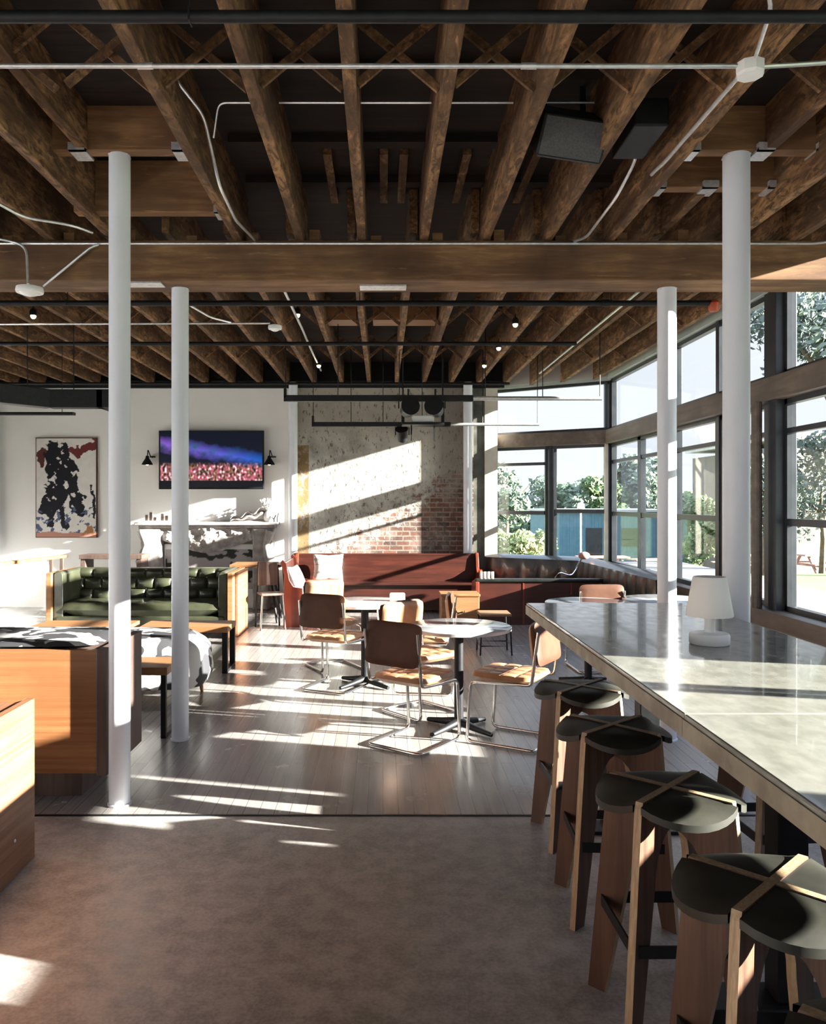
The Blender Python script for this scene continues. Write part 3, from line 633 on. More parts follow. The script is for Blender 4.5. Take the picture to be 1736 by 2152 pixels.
chairs = [(.215,5.64,.60,.80,'tan leather cantilever chair nearest the camera, brown back turned toward us'),
          (.90,5.70,-.85,.53,'tan leather cantilever chair right of the front round table, by the counter end'),
          (.30,6.45,.62,-.78,'tan leather cantilever chair behind the front round table, tufted back facing us'),
          (-.42,7.30,.42,.90,'tan leather cantilever chair at left of rear round table, back turned toward us'),
          (-.50,8.22,.45,-.89,'tan leather cantilever chair beyond the rear round table, pale tufted back facing us'),
          (.36,7.22,-1.0,.12,'tan leather cantilever chair seen edge-on right of the rear round table'),
          (2.10,8.15,-.05,1.0,'leather cantilever chair behind the counter end by the red pew')]
for i, (x, y, fx, fy, lab) in enumerate(chairs):
    o = ch0 if i == 0 else copy_tree(ch0)
    o.location = (x, y, .003); o.rotation_euler.z = yaw(fx, fy); o['label'] = lab; o['group'] = 'tan cantilever chairs'
# round tables
def make_rtable():
    t = thing('round_table', '', 'table')
    MB().lathe([(.375,.728),(.383,.732),(.383,.752),(.377,.756)], 56).build('tabletop', M['marble'], t, smooth=True)
    MB().lathe([(.034,.03),(.034,.71),(.09,.712),(.09,.728)], 24).build('pedestal', M['black_metal'], t, smooth=True)
    for k in range(4):
        a = R(45+90*k); c, s = math.cos(a), math.sin(a)
        MB().tube([(.02*c,.02*s,.055),(.15*c,.15*s,.035),(.30*c,.30*s,.018)], [.032,.024,.016], 10).build('foot', M['black_metal'], t, smooth=True)
    return t
rt0 = make_rtable()
for i, (x, y, lab) in enumerate(((.553,5.97,'white-topped round cafe table nearest the camera between tan chairs'),(-.165,7.42,'white-topped round cafe table at rear, in front of pews'),
        (1.85,7.38,'white-topped round cafe table behind the far end of the counter'),(2.62,7.62,'white-topped round cafe table by the windows behind the back column'))):
    o = rt0 if i == 0 else copy_tree(rt0)
    o.location = (x, y, .003); o['label'] = lab; o['group'] = 'round cafe tables'
# wire stool
t = thing('wire_stool', 'small black wire frame stool on floor before the low red pew', 'stool', (1.22, 9.0, .003))
g = MB()
for sx in (-1,1):
    for sy in (-1,1): MB().tube([(sx*.17,sy*.17,0),(sx*.15,sy*.15,.42)], .009, 8).build('leg', M['black_metal'], t, smooth=True)
MB().tube([(-.165,-.165,.1),(.165,-.165,.1),(.165,.165,.1),(-.165,.165,.1)], .007, 8, True).build('stretcher_ring', M['black_metal'], t)
MB().box(-.17,.17,-.17,.17,.42,.445).build('seat', M['table_wood'], t, bevel=.006)

# ------------------------------------------------------------------ pews
# back pew along the brick wall
t = thing('church_pew', 'long dark red wooden pew along the peeling brick wall', 'pew', (0, 12.45, 0), 0, 'red wooden pews')
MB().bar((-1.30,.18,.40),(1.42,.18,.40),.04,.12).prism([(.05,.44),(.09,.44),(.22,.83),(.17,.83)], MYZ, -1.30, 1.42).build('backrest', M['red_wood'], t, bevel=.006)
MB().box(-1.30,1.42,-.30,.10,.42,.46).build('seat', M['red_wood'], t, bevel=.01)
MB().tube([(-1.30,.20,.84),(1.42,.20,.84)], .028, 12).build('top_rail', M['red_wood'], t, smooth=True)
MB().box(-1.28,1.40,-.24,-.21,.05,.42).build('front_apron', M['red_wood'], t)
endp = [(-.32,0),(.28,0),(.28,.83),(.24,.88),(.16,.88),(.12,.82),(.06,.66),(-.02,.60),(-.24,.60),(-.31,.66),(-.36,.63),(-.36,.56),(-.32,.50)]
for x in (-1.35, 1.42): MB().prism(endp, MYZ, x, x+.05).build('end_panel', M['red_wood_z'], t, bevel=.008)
# left pew, at right angles, its end towards the camera
t = thing('church_pew', 'red wooden pew set end-on at left of the back pew', 'pew', (-1.14, 11.05, 0), 0, 'red wooden pews')
prof = [(.36,0),(-.26,0),(-.26,.42),(-.24,.80),(-.32,1.0),(-.28,1.04),(-.20,.98),(-.13,.72),(-.04,.62),(.16,.60),(.20,.64),(.30,.60),(.33,.50),(.36,.45)]
prof = [(a*.62-.02, b*.86) for a, b in prof]
for y in (-.22, 1.0): MB().prism(prof, MXZ, -y, -y-.06).build('end_panel', M['red_wood_z'], t, bevel=.008)
MB().box(-.16,.20,-.16,1.0,.36,.40).build('seat', M['red_wood'], t, bevel=.008)
MB().prism([(-.17,.36),(-.13,.36),(-.17,.84),(-.21,.84)], MXZ, .16, -1.0).build('backrest', M['red_wood'], t, bevel=.006)
# low red pew, its back to the camera, right
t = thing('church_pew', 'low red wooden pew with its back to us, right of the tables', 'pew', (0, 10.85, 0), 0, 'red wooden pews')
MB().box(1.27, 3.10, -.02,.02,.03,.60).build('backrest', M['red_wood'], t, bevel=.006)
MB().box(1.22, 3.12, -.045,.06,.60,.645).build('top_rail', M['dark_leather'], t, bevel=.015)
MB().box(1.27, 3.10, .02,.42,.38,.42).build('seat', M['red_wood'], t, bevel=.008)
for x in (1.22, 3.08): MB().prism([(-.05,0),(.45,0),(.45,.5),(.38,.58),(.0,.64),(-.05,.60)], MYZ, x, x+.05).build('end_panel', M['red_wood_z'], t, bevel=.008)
for x in (1.85, 2.48): MB().box(x, x+.02, -.026,-.0201,.05,.59).build('panel_strip', M['red_wood_z'], t)
# wooden crate / chest beside it
t = thing('wooden_chest', 'orange-brown wooden chest between the back pew and low pew', 'chest', (.98, 10.55, .003))
MB().box(-.24,.24,-.2,.2,0,.46).build('body', M['table_wood'], t, bevel=.008); MB().box(-.25,.25,-.21,.21,.46,.49).build('lid', M['table_wood'], t, bevel=.006)
MB().tube(fillet([(-.05,-.205,.28),(-.05,-.23,.26),(.05,-.23,.26),(.05,-.205,.28)], .01), .006, 8).build('handle', M['black_metal'], t, smooth=True)
# leather banquette following the windows
t = thing('leather_banquette', 'dark leather banquette following the corner windows', 'banquette', (0,0,0))
pa = Vector((1.64, 12.92, 0)); pb = Vector((2.95, 12.05, 0)); pc = Vector((3.10, 9.0, 0))
def backrest(a, b, name='backrest'):
    d = (b-a).normalized(); n_ = Vector((d.y,-d.x,0)); L_ = (b-a).length; nseg = max(2, int(L_/.3)); g = MB()
    def f(u, v):
        an = R(-90+180*v); bulge = .02*abs(math.sin(math.pi*u*nseg))**.5
        if v < .7: z = .42+(.80-.42)*v/.7; off = .10+bulge*math.sin(math.pi*min(1, v/.7))
        else: q_ = (v-.7)/.3; z = .80+.05*math.sin(math.pi*q_/2*1.0); off = .10-.18*q_
        p = a.lerp(b, u)+n_*off; return (p.x, p.y, z)
    g.grid(f, nseg*8, 20); g.bar(a+Vector((0,0,.60))-n_*.05, b+Vector((0,0,.60))-n_*.05, .08, .46)
    return g.build(name, M['dark_leather'], t, smooth=True)
backrest(pa, pb); backrest(pb, pc)
g = MB(); g.bar(pa+Vector((-.1,-.32,.36)), pb+Vector((-.1,-.32,.36)), .5, .14); g.bar(pb+Vector((-.3,-.3,.36)), pc+Vector((-.3,0,.36)), .5, .14); g.build('seat', M['dark_leather'], t, bevel=.03, seg=3)
g = MB(); g.bar(pa+Vector((-.05,-.3,.145)), pb+Vector((-.05,-.3,.145)), .46, .285); g.bar(pb+Vector((-.28,-.3,.145)), pc+Vector((-.28,0,.145)), .46, .285); g.build('base', M['red_wood'], t)
# gooseneck lamp on the banquette
t = thing('gooseneck_lamp', 'curved metal gooseneck lamp with pinkish head over the banquette', 'lamp', (2.62, 11.6, .60))
MB().tube(fillet([(-.22,-.2,.0),(-.16,-.2,.08),(.02,-.1,.02),(.12,0,.12),(.20,0,.27)], .06), .012, 8).build('arm', M['chrome'], t, smooth=True)
M['pink'] = mottled('pinkish_copper', (.55,.28,.24), (.62,.34,.29), 6, .4, .02)
MB().ball((.23,0,.30), (.085,.06,.055)).build('lamp_head', M['pink'], t, smooth=True)
# plain white cylinders standing in for small markings on the pew rail
for i in range(4):
    t_ = tag(MB().lathe([(.018,0),(.02,.09),(.016,.092)], 12, (1.30+.05*i, 10.84, .646)).build('white_marking', M['white_glossy'], smooth=True), 'small white stand-in for a marking in the row on the left end of the low pew rail', 'marking', 'white markings on the pew rail')
def pillow(x, y, z, w_, h_, th, m, label, rz=0, rx=-15, ry=0):
    t = thing('throw_pillow', label, 'pillow', (x, y, z), rz)
    Mr = Matrix.Rotation(R(ry), 4, 'Y') @ Matrix.Rotation(R(rx), 4, 'X'); g = MB()
    def f(sg):
        def q_(u, v):
            a = u*2-1; b = v*2-1; k = (1-a**2)*(1-b**2); px = a*(1-.10*(1-abs(b))*abs(a)); pz = b*(1-.10*(1-abs(a))*abs(b))
            return Mr @ Vector((px*w_/2*sg, -sg*th/2*max(0, k)**.42, pz*h_/2+h_/2))
        return q_
    g.grid(f(1), 20, 20); g.grid(f(-1), 20, 20); g.build('cover', m, t, smooth=True)
pillow(-.83, 12.30, .47, .46, .42, .15, M['linen'], 'leaf-print square pillow leaning on the back pew', 0, -18)
pillow(-1.11, 11.30, .405, .42, .40, .14, M['linen_plain'], 'plain pale pillow leaning on the end-on pew', R(78), -22)

# ------------------------------------------------------------------ green sofa and its side
t = thing('tufted_sofa', 'green leather button-tufted sofa with wooden end panels', 'sofa', (-2.95, 10.35, 0))
def tuftback(x0, x1, zb, zt, y, nxx, nzz):
    def f(u, v):
        uu = u*nxx + (.5 if int(v*nzz) % 2 else 0); q_ = (abs(math.sin(math.pi*uu))*abs(math.sin(math.pi*v*nzz)))**.4
        rnd = .12*max(0, (v-.82)/.18)**2
        return (x0+(x1-x0)*u, y-.055*q_+rnd, zb+(zt-zb)*(v if v < .95 else .95+.0*(v)))
    return f
sb = MB().grid(tuftback(-1.02, 1.02, .40, .83, .22, 9, 3), 108, 30).box(-1.02,1.02,.23,.42,.12,.80).build('backrest', M['green'], t, smooth=True)
for r_ in (1, 2):
    for k in range(1, 9): MB().ball((-1.02+2.04*(k-(0 if r_ == 1 else .5))/9, .212, .40+.43*r_/3), (.014,.008,.014), 8, 6).build('button', M['green'], sb, smooth=True)
g = cushion(MB(), 2.04, .66, .26, .44, 8, 1, .02, None, .07); g2 = MB(); g2.add([Vector(v)+Vector((0,-.12,0)) for v in g.v], g.f); g2.build('seat_cushion', M['green'], t, smooth=True)
MB().box(-1.02,1.02,-.42,.40,.10,.27).build('seat_base', M['green'], t, bevel=.02)
for sx in (-1, 1):
    g = MB(); n = 16; poly = [(.0,.12),(.11,.12),(.11,.74)] + [(.055+.055*math.cos(R(a)), .76+.055*math.sin(R(a))) for a in range(0, 181, 20)] + [(0,.74)]
    poly = [((x-.055)*sx+sx*1.00, z) for x, z in poly]
    if sx < 0: poly = list(reversed(poly))
    g.prism(poly, MXZ, .40, -.38); g.build('arm', M['green'], t, smooth=True, bevel=.01)
    MB().box(min(sx*1.065,sx*1.13), max(sx*1.065,sx*1.13), -.45, .45, 0, .80).build('end_panel', M['table_wood'], t, bevel=.006)
MB().box(1.132,1.17,-.30,.44,0,.79).build('end_board', M['booth_wood_y'], t, bevel=.006)
# console table behind
t = thing('side_table', 'pale wood table with dark legs between the sofa and end-on pew', 'table', (-1.80, 11.45, .003))
MB().box(-.30,.40,-.28,.28,.76,.80).build('tabletop', M['table_wood'], t, bevel=.005)
for sx in (-.22,.32):
    for sy in (-.22,.22): MB().tube([(sx*1.1,sy*1.1,0),(sx*.7,sy*.7,.76)], .018, 8).build('leg', M['black_metal'], t, smooth=True)
t = thing('side_table', 'thin dark shelf table behind the left of the green sofa', 'table', (-3.9, 11.9, .003))
MB().box(-.45,.45,-.2,.2,.84,.90).build('tabletop', M['booth_dark'], t, bevel=.005)
for sx in (-.4,.4): MB().box(sx-.03,sx+.03,-.18,.18,0,.84).build('leg', M['booth_dark'], t)
# dark coat like chair beside the pew
t = thing('dark_chair', 'dark folding chair with slender legs left of the end-on pew', 'chair', (-1.48, 10.75, .003), R(20))
MB().box(-.15,.15,-.15,.15,.44,.47).build('seat', M['booth_dark'], t, bevel=.01)
MB().box(-.14,.14,.13,.15,.55,.86).build('backrest', M['booth_dark'], t, bevel=.01)
for sx in (-.13,.13):
    for sy in (-.13,.14): MB().tube([(sx*1.25,sy*1.3,0),(sx,sy,.47 if sy < 0 else .86)], .012, 8).build('leg', M['chrome'] if sy < 0 else M['black_metal'], t, smooth=True)
# handrail
t = thing('handrail', 'wooden handrail on steel posts before the white wall at left', 'handrail', (0,0,0))
MB().bar((-4.46,11.5,.90),(-4.80,9.4,.90),.075,.045).build('rail', M['table_wood'], t, bevel=.01)
for x, y in ((-4.475,11.4),(-4.50,11.1),(-4.75,9.7)): MB().box(x-.02,x+.02,y-.02,y+.02,.003,.88).build('post', M['booth_dark'], t)

# low tables in front of the sofa
def lowtable(x0, x1, ya, yb, h, label, wd=.05):
    cx, cy = (x0+x1)/2, (ya+yb)/2; a, b = (x1-x0)/2, (yb-ya)/2
    t = thing('low_table', label, 'table', (cx, cy, .003), 0, 'low wooden tables on steel frames')
    MB().box(-a,a,-b,b,h-.055,h).build('tabletop', M['table_wood'], t, bevel=.004)
    for sx in (-1,1):
        g = MB()
        for sy in (-1,1): MB().box(sx*(a-.03)-wd/2, sx*(a-.03)+wd/2, sy*(b-.03)-wd/2, sy*(b-.03)+wd/2, 0, h-.056).build('leg', M['black_metal'], t)
        MB().box(sx*(a-.03)-wd/2, sx*(a-.03)+wd/2, -b+.055, b-.055, 0, .03).build('foot_bar', M['black_metal'], t)
    return t
lowtable(-3.42,-2.48,7.9,8.35,.45,'low wooden table in front of the green sofa at the left')
lowtable(-2.36,-1.50,7.9,8.35,.45,'low wooden table in front of the right half of the sofa')
lowtable(-2.02,-1.51,5.72,6.12,.50,'small low table with steel frame beside the booth box',.035)
# printed bench
t = thing('printed_bench', 'long bench upholstered in black and white printed fabric', 'bench', (-2.9, 6.85, .003))
g = MB()
def sup(u, v):
    a = 2*math.pi*u; n_ = 5.0; c, s = math.cos(a), math.sin(a); rr = (abs(c)**n_+abs(s)**n_)**(-1/n_)
    z = v; k = 1-.10*max(0, (v-.7)/.3)**2 - .03*max(0, (.2-v)/.2)
    return (1.45*rr*c*k - (0 if c < 0 else .05*(v-.3)), .38*rr*s*k, .16+.40*v)
g.grid(sup, 96, 14); top = [sup(i/96, 1) for i in range(96)]; g.add([(x,y,z) for x,y,z in top]+[(0,0,.575)], [(i,(i+1)%96,96) for i in range(96)])
g.build('upholstery', M['hide'], t, smooth=True)
for sx in (-1.3,1.32):
    for sy in (-.30,.30): MB().tube([(sx,sy,0),(sx*.98,sy,.17)], [.014,.024], 10).build('leg', M['table_wood'], t, smooth=True)
# booth boxes
t = thing('booth_box', 'orange-veneered booth box with printed pad on top behind near left column', 'booth', (0,0,0), 0, 'veneered booth boxes')
MB().box(-4.2,-1.575,4.50,4.54,.168,.845).build('front_panel', M['booth_wood'], t)
MB().box(-1.574,-1.518,4.49,5.15,.155,.85).build('end_panel', M['booth_dark'], t, bevel=.004)
MB().box(-4.2,-1.576,4.541,5.14,.168,.835).build('body', M['booth_dark'], t)
MB().box(-4.2,-1.70,4.62,5.05,.003,.167).build('plinth', M['booth_dark'], t)
g = cushion(MB(), 2.6, .60, .836, .875, 1, 1, 0, None, .03); g2 = MB(); g2.add([Vector(v)+Vector((-2.90,4.85,0)) for v in g.v], g.f); g2.build('printed_pad', M['hide'], t, smooth=True)
t = thing('booth_box', 'near wooden box cut by the left edge of the photo', 'booth', (0,0,0), 0, 'veneered booth boxes')
MB().box(-1.665,-1.625,.8,3.82,.003,.745).build('side_panel', M['booth_wood_y'], t, bevel=.003)
MB().box(-3.0,-1.667,3.78,3.82,.003,.745).build('end_panel', M['booth_wood'], t)
MB().box(-3.0,-1.667,.8,3.778,.05,.72).build('body', M['booth_dark'], t)
MB().box(-1.76,-1.668,.8,3.77,.7205,.735).build('top_strip', M['booth_wood_y'], t)
MB().ball((-1.624,2.95+.66,.165),(.004,.008,.008)).build('screw', M['bracket'], t, smooth=True)

# ------------------------------------------------------------------ back wall things
# abstract painting
def paint(u, v):
    p = Vector((u*2.2, v*3.6, 0)); n1 = noise.fractal(p*1.3+Vector((3,1,0)), 1, 2, 5); n2 = noise.fractal(p*4, 1, 2, 4)
    x = u+.10*n1+.04*n2; y = v+.09*noise.fractal(p*1.7+Vector((9,2,4)), 1, 2, 4)
    def seg(ax, ay, bx_, by_, w1, w2):
        dx, dy = bx_-ax, by_-ay; tt = max(0, min(1, ((x-ax)*dx+(y-ay)*dy*1)/(dx*dx+dy*dy))); d = math.hypot(x-ax-dx*tt, (y-ay-dy*tt)*1.6); return d < w1+(w2-w1)*tt
    white = (.66+.05*n2, .64+.05*n2, .62+.05*n2)
    blk = seg(.36,.80,.44,.58,.24,.26) or seg(.42,.58,.20,.22,.22,.13) or seg(.55,.80,.68,.70,.09,.07) or seg(.62,.55,.72,.28,.10,.08) or seg(.92,.5,.95,.2,.03,.03) or seg(.2,.95,.35,.75,.05,.08) or seg(.45,.35,.5,.1,.06,.04)
    if blk and not (n2 > .42): return (.014,.014,.02)
    if seg(.55,.86,.98,.95,.05,.09): return (.14,.03,.03)
    if seg(.05,.78,.15,.85,.08,.05): return (.09,.03,.03)
    if seg(.85,.06,.9,.03,.07,.05): return (.36,.16,.07)
    if v < .05+.03*n1: return (.45,.22,.17)
    if v < .3 and n2 > .22: return (.09,.11,.2)
    return white
t = thing('abstract_painting', 'tall abstract painting of black brushwork on white canvas', 'painting', (0,0,0))
x0, x1, z0, z1 = -5.455, -4.495, 1.10, 2.67
MB().box(x0, x1, YB-.05, YB-.003, z0, z1).build('canvas_frame', M['tan_back'], t)
painted_panel('canvas', x0+.012, x1-.012, YB-.052, z0+.012, z1-.012, paint, attr_mat('painted_canvas', .6), t, 110, 170)
# television
def tv(u, v):
    p = Vector((u*9, v*6, 0)); n1 = noise.fractal(p, 1, 2, 4); n2 = noise.noise(Vector((u*48, v*20, 2))); n3 = noise.noise(Vector((u*40+5, v*9, 7)))
    c = [.004,.005,.010]
    beam = max(0, 1-abs(v-(.80-.32*u)+.05*n1)/.17)
    c = [c[0]+.09*beam*(1-u)*(1+n1), c[1]+.05*beam, c[2]+.34*beam*(.7+n1*.5)]
    if v < .46 and v > .12:
        k = (min(1, (.46-v)/.1))*(.5+.7*n2+.5*n3); k = max(0, k)**1.6
        warm = (.50,.12,.16) if n3 > 0 else (.5,.24,.10)
        if n2 > .3: warm = (.7,.45,.5)
        c = [a+b*k for a, b in zip(c, warm)]
    if v <= .12: c = [x*.3+.002 for x in c]
    return tuple(c)
t = thing('television', 'large wall television showing a purple-lit concert crowd', 'television', (0,0,0))
x0, x1, z0, z1 = -3.50, -1.86, 1.86, 2.775
MB().box(x0, x1, YB-.13, YB-.08, z0, z1).build('housing', M['black_metal'], t, bevel=.006)
MB().box(x0+.5, x1-.5, YB-.08, YB-.005, z0+.25, z1-.25).build('wall_mount', M['black_metal'], t)
painted_panel('screen', x0+.025, x1-.025, YB-.132, z0+.035, z1-.025, tv, attr_mat('lit_screen', .15, 1.3), t, 190, 90)
# sconces
for x, lab in ((-3.63,'black wall sconce left of the television'),(-1.73,'black wall sconce right of the television')):
    t = thing('wall_sconce', lab, 'wall lamp', (x, YB-.001, 2.36), 0, 'black sconces beside the television')
    MB().lathe([(.045,0),(.045,.02)], 18).build('wall_plate', M['black_metal'], t); bpy.data.objects[-1] if False else None
    MB().tube(fillet([(0,-.02,.0),(0,-.14,.02),(-.03,-.16,.12),(-.04,-.16,-.01)], .03), .008, 8).build('arm', M['black_metal'], t, smooth=True)
    MB().lathe([(.085,-.12),(.08,-.10),(.03,-.02),(.022,.02)], 24, (-.04,-.16,.0)).build('lamp_shade', M['black_metal'], t, smooth=True)
    MB().ball((-.04,-.16,-.10), .028).build('bulb', M['bulb'], t, smooth=True)
# fireplace mantel
t = thing('fireplace_mantel', 'ornate carved grey stone fireplace mantel under the television', 'fireplace', (-2.72, YB, 0))
W2 = 1.05
MB().box(-W2-.05,W2+.05,-.36,-.002,1.30,1.35).box(-W2,W2,-.31,-.002,1.26,1.30).build('shelf', M['stone'], t, bevel=.014, seg=3)
def frieze(u, v):
    x = -W2+.05+2*(W2-.05)*u; low = .95-.12*math.cos(math.pi*(u-.5)*2)+.05; z = low+(1.26-low)*v
    carve = .05*noise.noise(Vector((x*9, z*9, 0)))+.03*abs(noise.noise(Vector((x*22, z*22, 3))))
    k = math.exp(-((x)/.22)**2)*.06
    return (x, -.24-carve-k-.03*math.sin(math.pi*v), z)
MB().grid(frieze, 120, 24).box(-W2+.06,W2-.06,-.2,-.002,1.06,1.26).build('carved_frieze', M['stone'], t, smooth=True)
for sx in (-1, 1):
    pr = []
    for i in range(33):
        z = 1.26*i/32; b = .17+.06*math.sin(z*7.2-1.0)+.03*math.sin(z*15); pr.append((b, z))
    poly = [(sx*(W2-.22+b), z) for b, z in pr] + [(sx*(W2-.34), z) for z in (1.26, 0)]
    if sx < 0: poly = list(reversed(poly))
    MB().prism(poly, MXZ, .002, .30).build('scroll_leg', M['stone'], t, bevel=.02, seg=3)
    MB().tube([(sx*(W2-.12),-.31,.02),(sx*(W2-.15),-.34,.45),(sx*(W2-.06),-.36,.75),(sx*(W2-.13),-.33,1.0),(sx*(W2-.06),-.34,1.22)], [.05,.06,.085,.05,.07], 14).build('scroll_ornament', M['stone'], t, smooth=True)
MB().box(-.70,.70,-.10,-.002,.0,1.0).build('firebox', M['white_wall'], t)
def rosep(u, v):
    n1 = noise.noise(Vector((u*5, v*4, 1))); n2 = noise.noise(Vector((u*12, v*10, 5)))
    return (.05,.055,.05) if n1+.4*n2 > .12 else (.45,.42,.42)
painted_panel('firebox_print', -.68, .68, -.104, .30, .92, rosep, attr_mat('firebox_print', .6), t, 80, 40)
bpy.data.objects['firebox_print'].location = (0,0,0)
# mantel decorations
for i in range(5):
    x = -3.66+.065*i+(.05 if i > 2 else 0); h = (.13,.17,.09,.15,.12)[i]
    t = thing('small_frame', 'tiny dark and white frame in the cluster at the left of the mantel', 'frame', (x, YB-.22, 1.351), 0, 'tiny frames on the mantel')
    MB().box(-.03,.03,-.01,.01,0,h).build('border', M['white_glossy'], t); MB().box(-.02,.02,-.0125,-.0101,.02,h-.02).build('picture', M['booth_dark'], t)
t = thing('driftwood_sculpture', 'grey slab of driftwood lying on the right of the mantel', 'ornament', (-2.08, YB-.2, 1.351))
MB().grid(lambda u, v: (-.28+.56*u, -.06+.12*math.sin(math.pi*v), .0+(.05+.17*u+.03*math.sin(u*17))*v), 30, 10).grid(lambda u, v: (-.28+.56*(1-u), .06-.12*math.sin(math.pi*v)+.02, .0+(.05+.17*(1-u)+.03*math.sin((1-u)*17))*v), 30, 10).build('wood_slab', M['stone'], t, smooth=True)
t = thing('flower_vase', 'white vase with pale dried stems at the right of the mantel', 'vase', (-1.78, YB-.2, 1.351))
MB().lathe([(.05,0),(.075,.05),(.07,.12),(.035,.17),(.04,.19)], 20).build('vase_body', M['white_glossy'], t, smooth=True)
g = MB()
for i in range(40):
    a = random.uniform(0, 6.28); rr = random.uniform(.02,.14); h = random.uniform(.22,.36)
    g.tube([(0,0,.15),(rr*.4*math.cos(a),rr*.3*math.sin(a),.22),(rr*math.cos(a),rr*.6*math.sin(a),h)], .004, 4); g.ball((rr*math.cos(a),rr*.6*math.sin(a),h), .014, 6, 4)
g.build('dried_stems', M['linen_plain'], t)
t = thing('dark_figurine', 'tiny dark branching figurine at the right end of the mantel', 'ornament', (-1.68, YB-.29, 1.351))
MB().tube([(0,0,0),(.0,0,.05),(.03,0,.11)], .010, 8).tube([(0,0,.04),(-.04,0,.08)], .008, 8).tube([(.05,0,0),(.05,0,.07),(.07,0,.14)], .008, 8).build('figure', M['black_metal'], t, smooth=True)
# small stuff on the round tables
t = thing('napkin_box', 'small white holder on the rear round table', 'holder', (.13, 7.45, .761))
MB().box(-.07,.07,-.04,.04,0,.07).build('box_body', M['white_glossy'], t, bevel=.01)
# ------------------------------------------------------------------ outside
def gz(x, y):
    s = max(0, min(1, (y-18)/22)); s2 = max(0, min(1, (34-x)/12)) if y > 18 else 1
    return -.12 - 1.75*s*s*(3-2*s)
g = MB(); g.grid(lambda u, v: (XR+.16+(160-XR)*u**1.6, -30+60*v, gz(XR+160*u**1.6, -30+60*v)), 40, 60)
g.grid(lambda u, v: (-150+310*u, 30+200*v, gz(0, 30+200*v)), 30, 60)
g.grid(lambda u, v: (-40+(XR+.16+40)*u, 13.8+16.2*v, gz(0, 13.8+16.2*v)), 10, 20)
g.build('ground', M['lawn'], kind='structure')
o = MB().box(XR+.2, 8.6, -2, 24, -.12, -.07).build('patio', M['paving'], kind='structure')
o = MB().grid(lambda u, v: (2+26*u, 27+10*v, gz(0, 27+10*v)+.03), 10, 10).build('path', M['paving'], kind='structure')
# teal shed
def shed():
    t = thing('teal_building', 'low teal corrugated building beyond the corner windows', 'building', (11.2, 46, -1.9))
    MB().box(-1.3, 5.9, 0, 9, 0, 3.0).build('wall', M['teal'], t)
    for i in range(36): MB().box(-1.3+.2*i, -1.25+.2*i, -.03, 0, 0, 3.0).build('rib', M['teal'], t)
    MB().box(-1.5, 6.1, -.2, 9.2, 3.0, 3.12).build('roof', M['bracket'], t)
    for x in (2.2, 4.6):
        MB().box(x, x+.9, -.08, -.031, 1.1, 2.1).build('window', M['frame_dark'], t)
    MB().box(.2, 1.1, -.08, -.031, 0, 2.1).build('door', M['frame_dark'], t)
shed()
t = thing('beige_building', 'large beige building beyond the lawn at far right', 'building', (26, 36, -1.9))
MB().box(-8.6, 14, 0, 10, 0, 6.0).build('wall', M['beige'], t)
MB().box(-8.9, 14.3, -.3, 10.3, 6.3, 6.6).build('roof', M['cream_trim'], t)
for x in (-4, 0, 4): MB().box(x, x+1.2, -.05, -.001, 1.0, 2.5).build('window', M['frame_dark'], t)
# street lamp
t = thing('street_lamp', 'white street lamp post in front of the teal building', 'street lamp', (8.7, 36, gz(0,36)))
MB().tube([(0,0,0),(0,0,3.1)], .04, 10).build('pole', M['white_glossy'], t, smooth=True)
MB().lathe([(.06,3.0),(.17,3.1),(.15,3.3),(.05,3.36)], 16).build('lantern', M['white_glossy'], t, smooth=True)
def tree(x, y, crown_z, rx, rz, n, leaf, m, label, trunk=.12, cat='tree', name='tree', clumps=9, trunk_top=None):
    zb = gz(x, y); t = thing(name, label, cat, (x, y, zb)); rnd = random.Random(int(x*100+y))
    cz = crown_z - zb
    if trunk:
        g = MB(); g.tube([(0,0,0),(.03*rx,0,cz*.4),(-.02*rx,.02,cz*.75),(0,0,cz)], [trunk,trunk*.8,trunk*.6,trunk*.3], 8)
        for k in range(5):
            a = rnd.uniform(0, 6.28); g.tube([(0,0,cz*.55+k*.04*cz),(.3*rx*math.cos(a),.3*rx*math.sin(a),cz*.85),(.65*rx*math.cos(a),.65*rx*math.sin(a),cz+.2*rz)], [trunk*.45,trunk*.3,trunk*.12], 6)
        g.build('trunk', M['bark'], t, smooth=True)
    cl = [(rnd.gauss(0,.42)*rx, rnd.gauss(0,.42)*rx, cz+rnd.gauss(0,.40)*rz, rnd.uniform(.30,.55)) for _ in range(clumps)]
    vs = []; fs = []
    for i in range(n):
        c = cl[i % clumps]; d = Vector((rnd.gauss(0,1), rnd.gauss(0,1), rnd.gauss(0,1))).normalized()*(rnd.random()**.4)*c[3]
        p = Vector((c[0]+d.x*rx, c[1]+d.y*rx, c[2]+d.z*rz)); s = leaf*rnd.uniform(.6,1.4)
        a = Vector((rnd.gauss(0,1), rnd.gauss(0,1), rnd.gauss(0,1))).normalized()*s; b = a.orthogonal().normalized()*s*.6
        k = len(vs); vs += [p-a, p-b, p+a, p+b]; fs.append((k,k+1,k+2,k+3))
    g = MB(); g.add(vs, fs); g.build('foliage', m, t)
tree(11.6, 20.5, 6.2, 2.6, 2.4, 7000, .10, M['leaf_grey'], 'large leafy tree high in the upper right window', .22, clumps=16)
tree(9.6, 20.6, 2.2, .95, 1.5, 2600, .07, M['leaf_grey'], 'slender small tree with dark trunk seen beside the thick column', .09)
tree(12.6, 23.5, 2.1, 1.3, 1.3, 3000, .07, M['leaf_grey'], 'small tree in front of the beige building at right', .09)
tree(9.3, 24.0, .9, .85, 1.1, 3500, .07, M['leaf_mid'], 'young green tree between the two right-hand columns', .06)
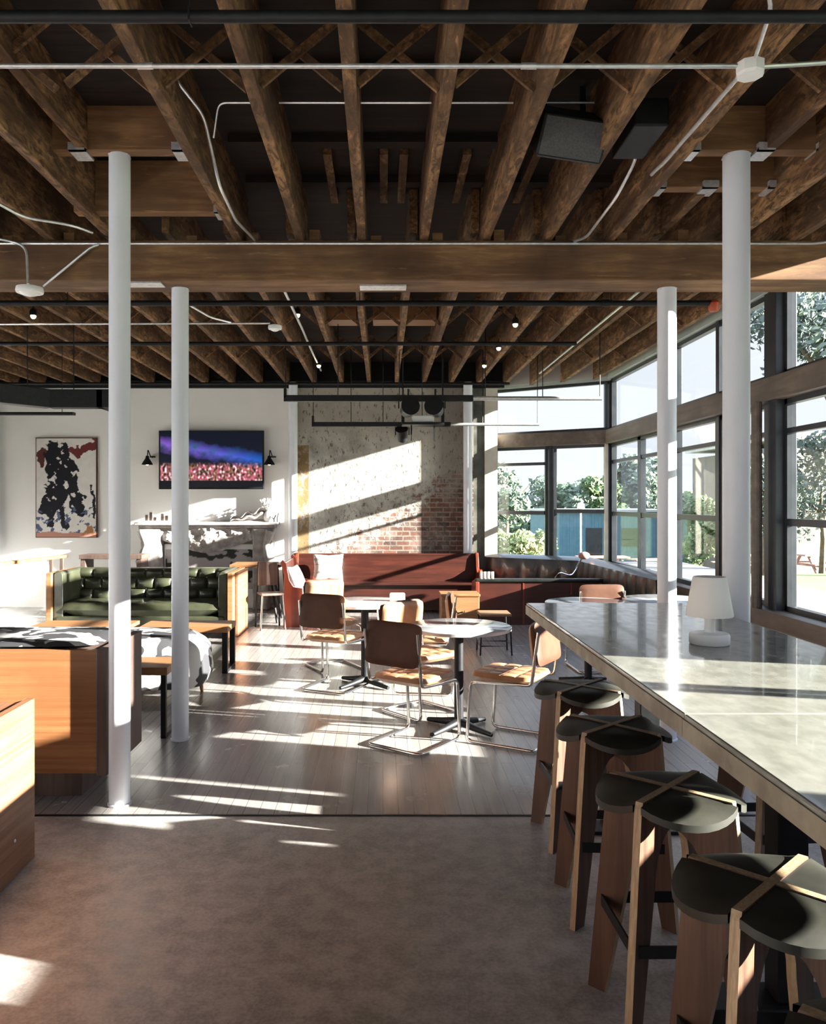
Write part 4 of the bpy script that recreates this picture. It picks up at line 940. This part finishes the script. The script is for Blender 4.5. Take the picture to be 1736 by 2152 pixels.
tree(5.5, 33.0, -.6, 1.35, 1.2, 5000, .11, M['leaf_bright'], 'bright yellow-green bush seen low in the left corner window', .08, 'bush', 'bush', 12)
tree(13.6, 21.5, 3.0, 1.9, .9, 4500, .09, M['leaf_grey'], 'drooping leafy branches tree before the beige building at the right edge', .14, clumps=14)
hz = [(10.5,70,2.6,3.4,3.0,'leaf_dark','dark round tree on the horizon at the left edge of corner windows'),(15.5,76,1.6,3.4,2.2,'leaf_dark','dark tree on the horizon just left of the window mullion'),
      (19.5,72,1.7,2.6,2.3,'leaf_mid','green tree on the horizon right of the window mullion'),(24,75,2.5,2.6,2.6,'leaf_dark','dark tree on the horizon beside the corner post'),
      (27.5,74,1.2,3,2.3,'leaf_mid','green tree on the horizon just past the corner post'),(31.5,72,2.4,2.8,2.6,'leaf_mid','mid green tree on the horizon in the narrow side windows'),
      (37,72,1.9,3.4,2.6,'leaf_dark','dark tree on the horizon behind the back right column'),(42,66,3.2,3.2,3.4,'leaf_mid','tall green tree on the horizon between the right columns')]
for x, y, cz, rx, rz, m_, lab in hz: tree(x, y, cz, rx, rz, 3500, .26, M[m_], lab, .25, clumps=12)
tree(13, 84, -.2, 7, 1.6, 4000, .3, M['leaf_dark'], 'low dark hedge line behind the teal building', 0, 'hedge', 'hedge', 20)
# picnic tables on the lawn
M['picnic'] = wood('picnic_wood', (.42,.22,.17), (.56,.33,.26), 'x', 8, .7)
def picnic(x, y, rz, lab):
    t = thing('picnic_table', lab, 'picnic table', (x, y, gz(x, y)+.01), R(rz), 'picnic tables outside')
    MB().box(-.9,.9,-.38,.38,.70,.75).build('tabletop', M['picnic'], t)
    for s in (-1, 1): MB().box(-.9,.9,s*.72-.13,s*.72+.13,.42,.46).build('seat', M['picnic'], t)
    for s in (-.65,.65): MB().bar((s,-.7,0),(s,-.2,.70),.08,.05,(1,0,0)).bar((s,.7,0),(s,.2,.70),.08,.05,(1,0,0)).bar((s,-.75,.40),(s,.75,.40),.05,.08).build('leg_frame', M['picnic'], t)
picnic(15.0, 28.0, 10, 'reddish picnic table on the lawn nearest the right edge'); picnic(12.6, 28.5, -5, 'reddish picnic table left of the one at the right edge')
picnic(7.9, 29.5, 0, 'picnic table seen low in the corner window'); picnic(10.4, 31.5, 12, 'picnic table near the street lamp')
